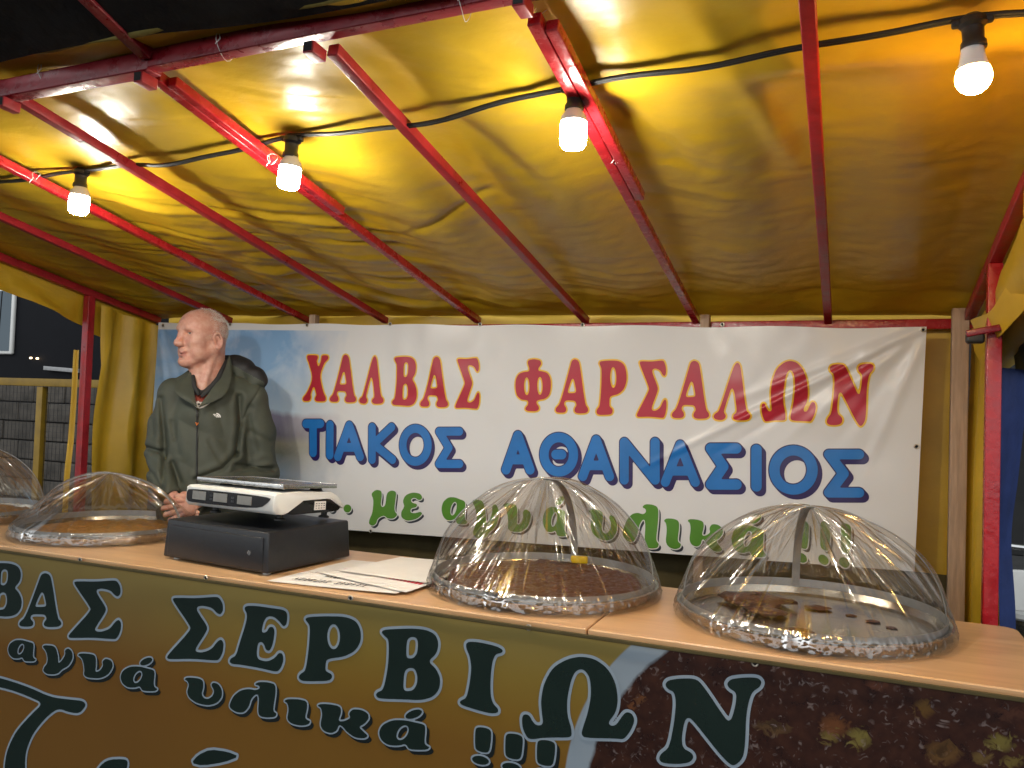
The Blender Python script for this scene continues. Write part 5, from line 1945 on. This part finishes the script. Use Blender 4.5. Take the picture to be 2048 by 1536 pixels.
# clasped hands: right hand inside, left hand folded over it
bx.cap((-.135, -.19, 1.128), (-.105, -.222, 1.100), .026, .026, .012)
bx.ell((-.088, -.226, 1.088), (.040, .022, .034), .012)
bx.cap((-.02, -.205, 1.114), (-.050, -.236, 1.098), .024, .024, .012)
bx.ell((-.070, -.250, 1.090), (.036, .015, .037), .010)
for i, (z0, z1, z2, x1, x2) in enumerate(((1.116, 1.114, 1.104, -.120, -.152), (1.099, 1.092, 1.080, -.126, -.160), (1.081, 1.070, 1.056, -.122, -.152), (1.065, 1.050, 1.036, -.112, -.136))):
    bx.chain([(-.085, -.252, z0), (x1, -.262 + .002 * i, z1), (x2 + .006, -.248, z2 + .006), (x2 + .002, -.228, z2)], [.0112, .0100, .0092, .0078] if i < 3 else [.0098, .0088, .0080, .007], .0035)
    bx.ell((x1, -.2635, z1 + .001), (.010, .0085, .0088), .004)
bx.chain([(-.052, -.246, 1.116), (-.086, -.252, 1.131), (-.114, -.244, 1.130)], [.0125, .0108, .0088], .004)
bx.chain([(-.112, -.222, 1.116), (-.088, -.236, 1.136), (-.060, -.236, 1.140)], [.0120, .0105, .0085], .004)
for i, z0 in enumerate((1.072, 1.058, 1.045, 1.034)):
    bx.chain([(-.075, -.215, z0), (-.045, -.232, z0 - .008), (-.035, -.250, z0 - .004)], [.010, .009, .0078], .003)
bx.noise((-.3, -.2, 1.58), (.2, .17, 1.9), lambda x, y, z: .0011 * fbm(x * 45, y * 45, z * 45, 3))
HI = np.linalg.inv(HR)


def face_mi(c):
    q = (c - HO) @ HR
    f, s_, z = q[:, 0], q[:, 1], q[:, 2]
    o = np.zeros(len(c), int)
    o[(f > .082) & (np.abs(s_) < .026) & (z > -.110) & (z < -.0885)] = 1
    for sg in (-1, 1):
        e = (np.hypot(s_ - sg * .031, (z + .013) * 1.5) < .0105) & (f > .070) & (f < .0815) & (z < -.0085) & (z > -.0195)
        o[e] = 2
        o[e & (np.hypot(s_ - sg * .031 - .003, z + .0135) < .0048)] = 3
    return o


M['lip'] = mat('lip_skin', (.55, .25, .205), .45, var=.1, vscale=80)
M['eye'] = mat('eye_white', (.55, .50, .46), .25, var=.05)
M['iris'] = mat('dark_iris', (.03, .025, .02), .2, var=.05)
body = vox_obj('body', bx, [M['skin'], M['lip'], M['eye'], M['iris']], man, mi=face_mi)
k = MB()
rs = np.random.RandomState(9)
for s_ in (-1, 1):
    for i in range(90):
        u = rs.rand()
        p = hp_(.0905 - .016 * u ** 2, s_ * (.012 + .040 * u), .0085 + .007 * math.sin(u * 2.6) + .003 * rs.randn())
        d_ = HS * s_ * .9 + np.array([0, 0, .3 * rs.randn()]) + HF * (.25 + .2 * rs.randn())
        d_ /= np.linalg.norm(d_)
        sd = np.cross(d_, HF)
        k.add([p - sd * .0004, p + sd * .0004, p + d_ * .008], [(0, 1, 2)])
k.build('eyebrows', M['hair'], man)
del bx

# short white hair on the sides and back of the head
k = MB()
rs = np.random.RandomState(4)
cnt = 0
while cnt < 7500:
    d = rs.randn(3)
    d /= np.linalg.norm(d)
    f, s_, z = d
    side = z < .55 and z > -.55 and f < .34 - .25 * max(0, z) and not (abs(s_) > .75 and abs(f + .1) < .22 and z < -.22)
    topz = z >= .40 and f < .60
    if not side and not (topz and rs.rand() < .30):
        continue
    if f > .1 and rs.rand() < .6:
        continue
    c = np.array([-.006, 0, .006])
    p = c + d * np.array([.0975, .0775, .0855])
    nrm = d / np.array([.098, .078, .086])
    nrm /= np.linalg.norm(nrm)
    dirv = nrm * (.35 if z < .4 else .75) + np.array([-.5, 0, -.55 if z < .4 else .15]) + .35 * rs.randn(3)
    dirv /= np.linalg.norm(dirv)
    L = (.0045 + .004 * rs.rand()) * (1.5 if z > .4 else 1)
    sd = np.cross(dirv, nrm)
    sd /= np.linalg.norm(sd) + 1e-9
    w = .0005
    a, b, tip_ = p - sd * w, p + sd * w, p + dirv * L
    k.add([hp_(*a), hp_(*b), hp_(*tip_)], [(0, 1, 2)])
    cnt += 1
k.build('hair', M['hair'], man)

# jacket
jx = Vox(np.arange(-.31, .34, .0042), np.arange(-.28, .20, .0042), zaxis([(.80, 1.0, .009), (1.0, 1.72, .0042)]))
jx.ell((-.018, .005, 1.34), (.176, .126, .25), 0)
jx.ell((-.015, -.015, 1.12), (.186, .140, .26), .06)
jx.cap((-.02, .0, .95), (-.02, 0, .86), .155, .16, .06)
jx.cap((-.145, .015, 1.510), (.152, .015, 1.500), .057, .061, .05)
jx.cap((-.025, .035, 1.572), (-.13, .02, 1.530), .060, .048, .05)
jx.cap((-.015, .035, 1.580), (.14, .02, 1.520), .064, .050, .05)
jx.chain([(-.148, .008, 1.500), (-.178, -.005, 1.40), (-.192, -.025, 1.285)], [.058, .054, .052], .02)
jx.chain([(-.192, -.025, 1.285), (-.175, -.11, 1.19), (-.142, -.178, 1.135)], [.054, .050, .041], .012)
jx.chain([(.155, .008, 1.49), (.192, -.005, 1.36), (.205, -.02, 1.20)], [.060, .063, .064], .02)
jx.chain([(.212, -.02, 1.195), (.11, -.12, 1.150), (.005, -.188, 1.122)], [.066, .056, .043], .012)
# armpit and elbow creases
for q in ([(.128, -.10, 1.44), (.118, -.112, 1.36), (.122, -.10, 1.29)], [(-.150, -.08, 1.42), (-.143, -.09, 1.34)], [(-.17, -.085, 1.275), (-.195, -.085, 1.268)], [(.15, -.09, 1.245), (.23, -.082, 1.255)], [(.17, -.08, 1.275), (.12, -.11, 1.285)],
          [(.20, -.085, 1.215), (.265, -.05, 1.225)], [(-.10, -.15, 1.22), (-.07, -.16, 1.17)], [(.15, -.055, 1.47), (.135, -.09, 1.40)]):
    jx.chain(q, [.006] * len(q), .018, sub=True)


def jn(x, y, z):
    a = .0075 * (1 - 2 * np.abs(vnoise(x * 9 + z * 3, y * 9, z * 7 + 3 * x)))
    b_ = .004 * vnoise(x * 22, y * 22, z * 16)
    c = .006 * vnoise(x * 6, y * 6, z * 5 + 7)
    return (a * 1.0 + b_ + c) * .72


jx.noise((-.32, -.3, .8), (.35, .21, 1.75), jn)
# neck opening and open front
jx.cap((-.022, .012, 1.56), (-.03, .005, 1.78), .064, .07, .01, sub=True)
sl, (X, Y, Z) = jx.win((-.2, -.3, 1.44), (.2, -.02, 1.75), 0)
wz = np.clip((Z - 1.466) / .13, -.2, 1) ** 1.0 * .062
jx.put(sl, np.maximum((np.abs(X - (-.053 + (Z - 1.466) * .16)) - wz) * .85, Y + .03).astype(np.float32), .004, sub=True)
for a, b in (((-.142, -.178, 1.135), (-.120, -.206, 1.113)), ((.005, -.188, 1.122), (-.025, -.208, 1.112))):
    jx.cap(np.array(a) + (np.array(b) - np.array(a)) * .8, np.array(a) + (np.array(b) - np.array(a)) * 1.8, .031, .031, .003, sub=True)


CR = [([(338, 800), (345, 850), (352, 920), (352, 965)], .010, 9), ([(482, 790), (485, 850), (480, 905)], .011, 9), ([(480, 905), (455, 932), (408, 952)], .010, 8),
      ([(480, 925), (520, 931), (550, 936)], .007, 6), ([(292, 902), (318, 896), (346, 902)], .011, 7), ([(312, 928), (335, 944), (350, 968)], .007, 7), ([(322, 815), (328, 870)], .006, 8),
      ([(524, 768), (500, 812), (486, 850)], .004, 5), ([(366, 922), (381, 958)], .006, 8), ([(362, 845), (376, 905)], .004, 9), ([(505, 860), (545, 880)], .004, 9), ([(430, 880), (460, 930)], .004, 10), ([(500, 830), (520, 900)], .004, 9)]
sl, (X, Y, Z) = jx.win((-.31, -.28, 1.08), (.34, .02, 1.70), 0)
dsp = np.zeros_like(X[:, :1, :])
X2, Z2 = X[:, 0, :], Z[:, 0, :]
for pl_, A_, w_ in CR:
    pts_ = [((a - 432) / 485, 1.866 - (b - 619) * .00205) for a, b in pl_]
    dmin = np.full(X2.shape, 9.0)
    for a, b in zip(pts_[:-1], pts_[1:]):
        ex_, ez_ = b[0] - a[0], b[1] - a[1]
        t = np.clip(((X2 - a[0]) * ex_ + (Z2 - a[1]) * ez_) / (ex_ * ex_ + ez_ * ez_), 0, 1)
        dmin = np.minimum(dmin, np.hypot(X2 - a[0] - t * ex_, Z2 - a[1] - t * ez_))
    dsp[:, 0, :] += A_ * np.exp(-(dmin / (w_ * .001)) ** 2) - A_ * .45 * np.exp(-((dmin - .022) / .013) ** 2)
jx.F[sl] += (dsp * np.clip(-Y / .03, 0, 1)).astype(np.float32)


def surf_y(x, z):
    i = int(np.argmin(np.abs(jx.x - x)))
    kk = int(np.argmin(np.abs(jx.z - z)))
    col = jx.F[i, :, kk]
    j = int(np.argmax(col < 0))
    return float(jx.y[j]) - .0025


jk = vox_obj('jacket', jx, M['jacket'], man)
k = MB()
zz = np.linspace(1.462, 1.10, 40)
zl_ = [(-.056 + (1.463 - z) * .042, surf_y(-.056 + (1.463 - z) * .042, z) - .0005, z) for z in zz]
k.tube(zl_, .0042, 8)
zp = k.build('zip', M['zip'], jk, smooth='all')
k = MB()
q = np.array(zl_[3])
k.box(q + (0, -.004, 0), (.010, .006, .016), bev=.002)
k.build('zip_slider', M['zip'], jk, smooth=True)
k = MB()
zq = 1.400
xq = -.056 + (1.463 - zq) * .042
q = np.array((xq, surf_y(xq, zq) - .005, zq))
k.tube([q + (-.005, 0, .006), q + (-.001, 0, -.006), q + (.004, 0, .004)], .0022, 6)
k.build('zip_pull', M['orange'], jk, smooth='all')
# chest emblem: quarter dome of curved bands with tiny text bars beside it
k = MB()


def emb(poly):
    k.add([(x, surf_y(.016, 1.435) - .0035 + (x - .016) * .10, z) for x, z in poly], [tuple(range(len(poly)))])


ex0, ez0, eR = .0165, 1.4275, .0175
for r0, r1 in ((0, .28), (.36, .62), (.70, 1.0)):
    for t0, t1 in ((0, .5), (.5, 1)):
        aa = np.linspace(math.pi * .5 * t0, math.pi * .5 * t1, 7)
        emb([(ex0 + eR * r1 * math.cos(a), ez0 + eR * r1 * math.sin(a)) for a in aa] + [(ex0 + eR * max(r0, .001) * math.cos(a), ez0 + eR * max(r0, .001) * math.sin(a)) for a in aa[::-1]])
for i, (w, l) in enumerate(((.009, .0), (.013, .0), (.010, .0))):
    emb([(ex0 - .002 - w, ez0 + .0005 + i * .0048), (ex0 - .002, ez0 + .0005 + i * .0048), (ex0 - .002, ez0 + .0035 + i * .0048), (ex0 - .002 - w, ez0 + .0035 + i * .0048)])
k.build('emblem', M['logo_w'], jk)


def flap(name, inner, outer, m, th=.004, bulge=.006):
    ti = np.linspace(0, 1, 24)
    def cv(P_):
        P_ = np.array(P_, float)
        s = np.concatenate([[0], np.cumsum(np.linalg.norm(np.diff(P_, axis=0), axis=1))])
        return cr(P_, s / s[-1], ti)
    a, b = cv(inner), cv(outer)
    V_ = np.linspace(0, 1, 10)
    P = a[:, None] * (1 - V_)[None, :, None] + b[:, None] * V_[None, :, None]
    P[..., 1] -= bulge * np.sin(V_ * math.pi)[None] + .002 * vnoise(P[..., 0] * 40, P[..., 2] * 30, 3)
    kk = MB()
    kk.grid(P)
    Q = P.copy()
    Q[..., 1] += th
    kk.grid(Q, flip=True)
    edge = [*[(i, 0) for i in range(24)], *[(23, j) for j in range(1, 10)], *[(i, 9) for i in range(22, -1, -1)], *[(0, j) for j in range(8, 0, -1)]]
    n_ = len(edge)
    kk.add([P[e] for e in edge] + [Q[e] for e in edge], [(i, (i + 1) % n_, (i + 1) % n_ + n_, i + n_) for i in range(n_)])
    return kk.build(name, m, jk, smooth=60)


flap('collar', [(-.086, -.035, 1.606), (-.074, -.090, 1.548), (-.066, -.125, 1.505), (-.055, -.146, 1.468)], [(-.100, -.035, 1.598), (-.140, -.080, 1.548), (-.128, -.118, 1.512), (-.056, -.147, 1.466)], M['jacket'])
flap('collar', [(.056, .02, 1.686), (.030, -.050, 1.600), (-.015, -.118, 1.525), (-.050, -.147, 1.468)], [(.066, .005, 1.664), (.066, -.070, 1.585), (.040, -.122, 1.515), (-.047, -.149, 1.465)], M['jacket'])
# hood lying behind the neck
hx = Vox(np.arange(-.08, .27, .004), np.arange(-.10, .20, .004), np.arange(1.50, 1.74, .004))
hx.chain([(.01, .075, 1.640), (.065, .060, 1.644), (.120, .040, 1.628), (.170, .015, 1.598), (.198, -.002, 1.572)], [.042, .046, .046, .038, .020], .03)
hx.chain([(.02, .09, 1.60), (.10, .07, 1.585), (.165, .02, 1.555)], [.05, .055, .045], .03)
hx.noise((-.1, -.1, 1.5), (.28, .2, 1.75), lambda x, y, z: .011 * (1 - 2 * np.abs(vnoise(x * 8 + z * 6, y * 12, z * 22 - x * 10))))
hx.chain([(.055, .0, 1.690), (.11, -.02, 1.660), (.16, -.035, 1.622)], [.006, .008, .006], .012, sub=True)
vox_obj('hood', hx, [M['jacket'], M['lining']], jk, mi=lambda c: ((c[:, 2] > 1.685 - (c[:, 0] - .03) * .55 - .016) | (c[:, 0] > .200)).astype(int))
# polo shirt in the open neck
sx_ = Vox(np.arange(-.16, .14, .004), np.arange(-.16, .12, .004), np.arange(1.30, 1.66, .004))
sx_.ell((-.04, .0, 1.46), (.075, .108, .10), 0)
sx_.cap((-.03, .01, 1.46), (-.035, .005, 1.52), .088, .07, .03)
sx_.chain([(-.050, -.15, 1.520), (-.045, -.10, 1.560), (-.035, -.04, 1.65)], [.012, .040, .075], .008, sub=True)
sx_.F = np.maximum(sx_.F, 1.440 - sx_.z[None, None, :])
vox_obj('shirt', sx_, [M['shirt_w'], M['shirt_r'], M['shirt_d']], man, mi=lambda c: np.where(c[:, 2] < 1.488, 0, np.where((c[:, 2] < 1.513) & (np.abs(c[:, 0] + .04) < .05), 1, 2)))
k = MB()
k.tube([(-.078, -.045, 1.590), (-.070, -.088, 1.545), (-.052, -.118, 1.515)], [.008, .010, .006], 10)
k.tube([(.046, .005, 1.655), (.020, -.055, 1.585), (-.020, -.105, 1.530), (-.042, -.120, 1.508)], [.010, .012, .010, .006], 10)
k.build('shirt_collar', M['shirt_d'], man, smooth='all')
k = MB()
k.lathe([(0, .002), (.004, .002), (.005, 0), (0, 0)], n=12)
bt_ = k.build('shirt_button', M['zip'], man, smooth=True, loc=(-.050, -.140, 1.478))
bt_.rotation_euler = (math.radians(80), 0, 0)
tx = Vox(np.arange(-.25, .22, .008), np.arange(-.22, .16, .008), np.arange(.04, 1.02, .010))
tx.ell((-.02, 0, .92), (.165, .125, .12), 0)
for s_ in (-1, 1):
    tx.cap((s_ * .085 - .02, 0, .92), (s_ * .10 - .02, -.005, .50), .100, .078, .03)
    tx.cap((s_ * .10 - .02, -.005, .50), (s_ * .11 - .02, .01, .09), .078, .066, .03)
vox_obj('trousers', tx, M['trouser'], man)
for s_ in (-1, 1):
    fx = Vox(np.arange(s_ * .12 - .10, s_ * .12 + .07, .006), np.arange(-.24, .10, .006), np.arange(-.01, .13, .006))
    fx.cap((s_ * .11 - .02, .02, .052), (s_ * .13 - .02, -.15, .040), .052, .040, .02)
    sl, (X, Y, Z) = fx.win((-1, -1, -.005), (1, 1, .2), 0)
    fx.F = np.maximum(fx.F, .002 - fx.z[None, None, :])
    vox_obj('shoe', fx, M['shoe'], man)
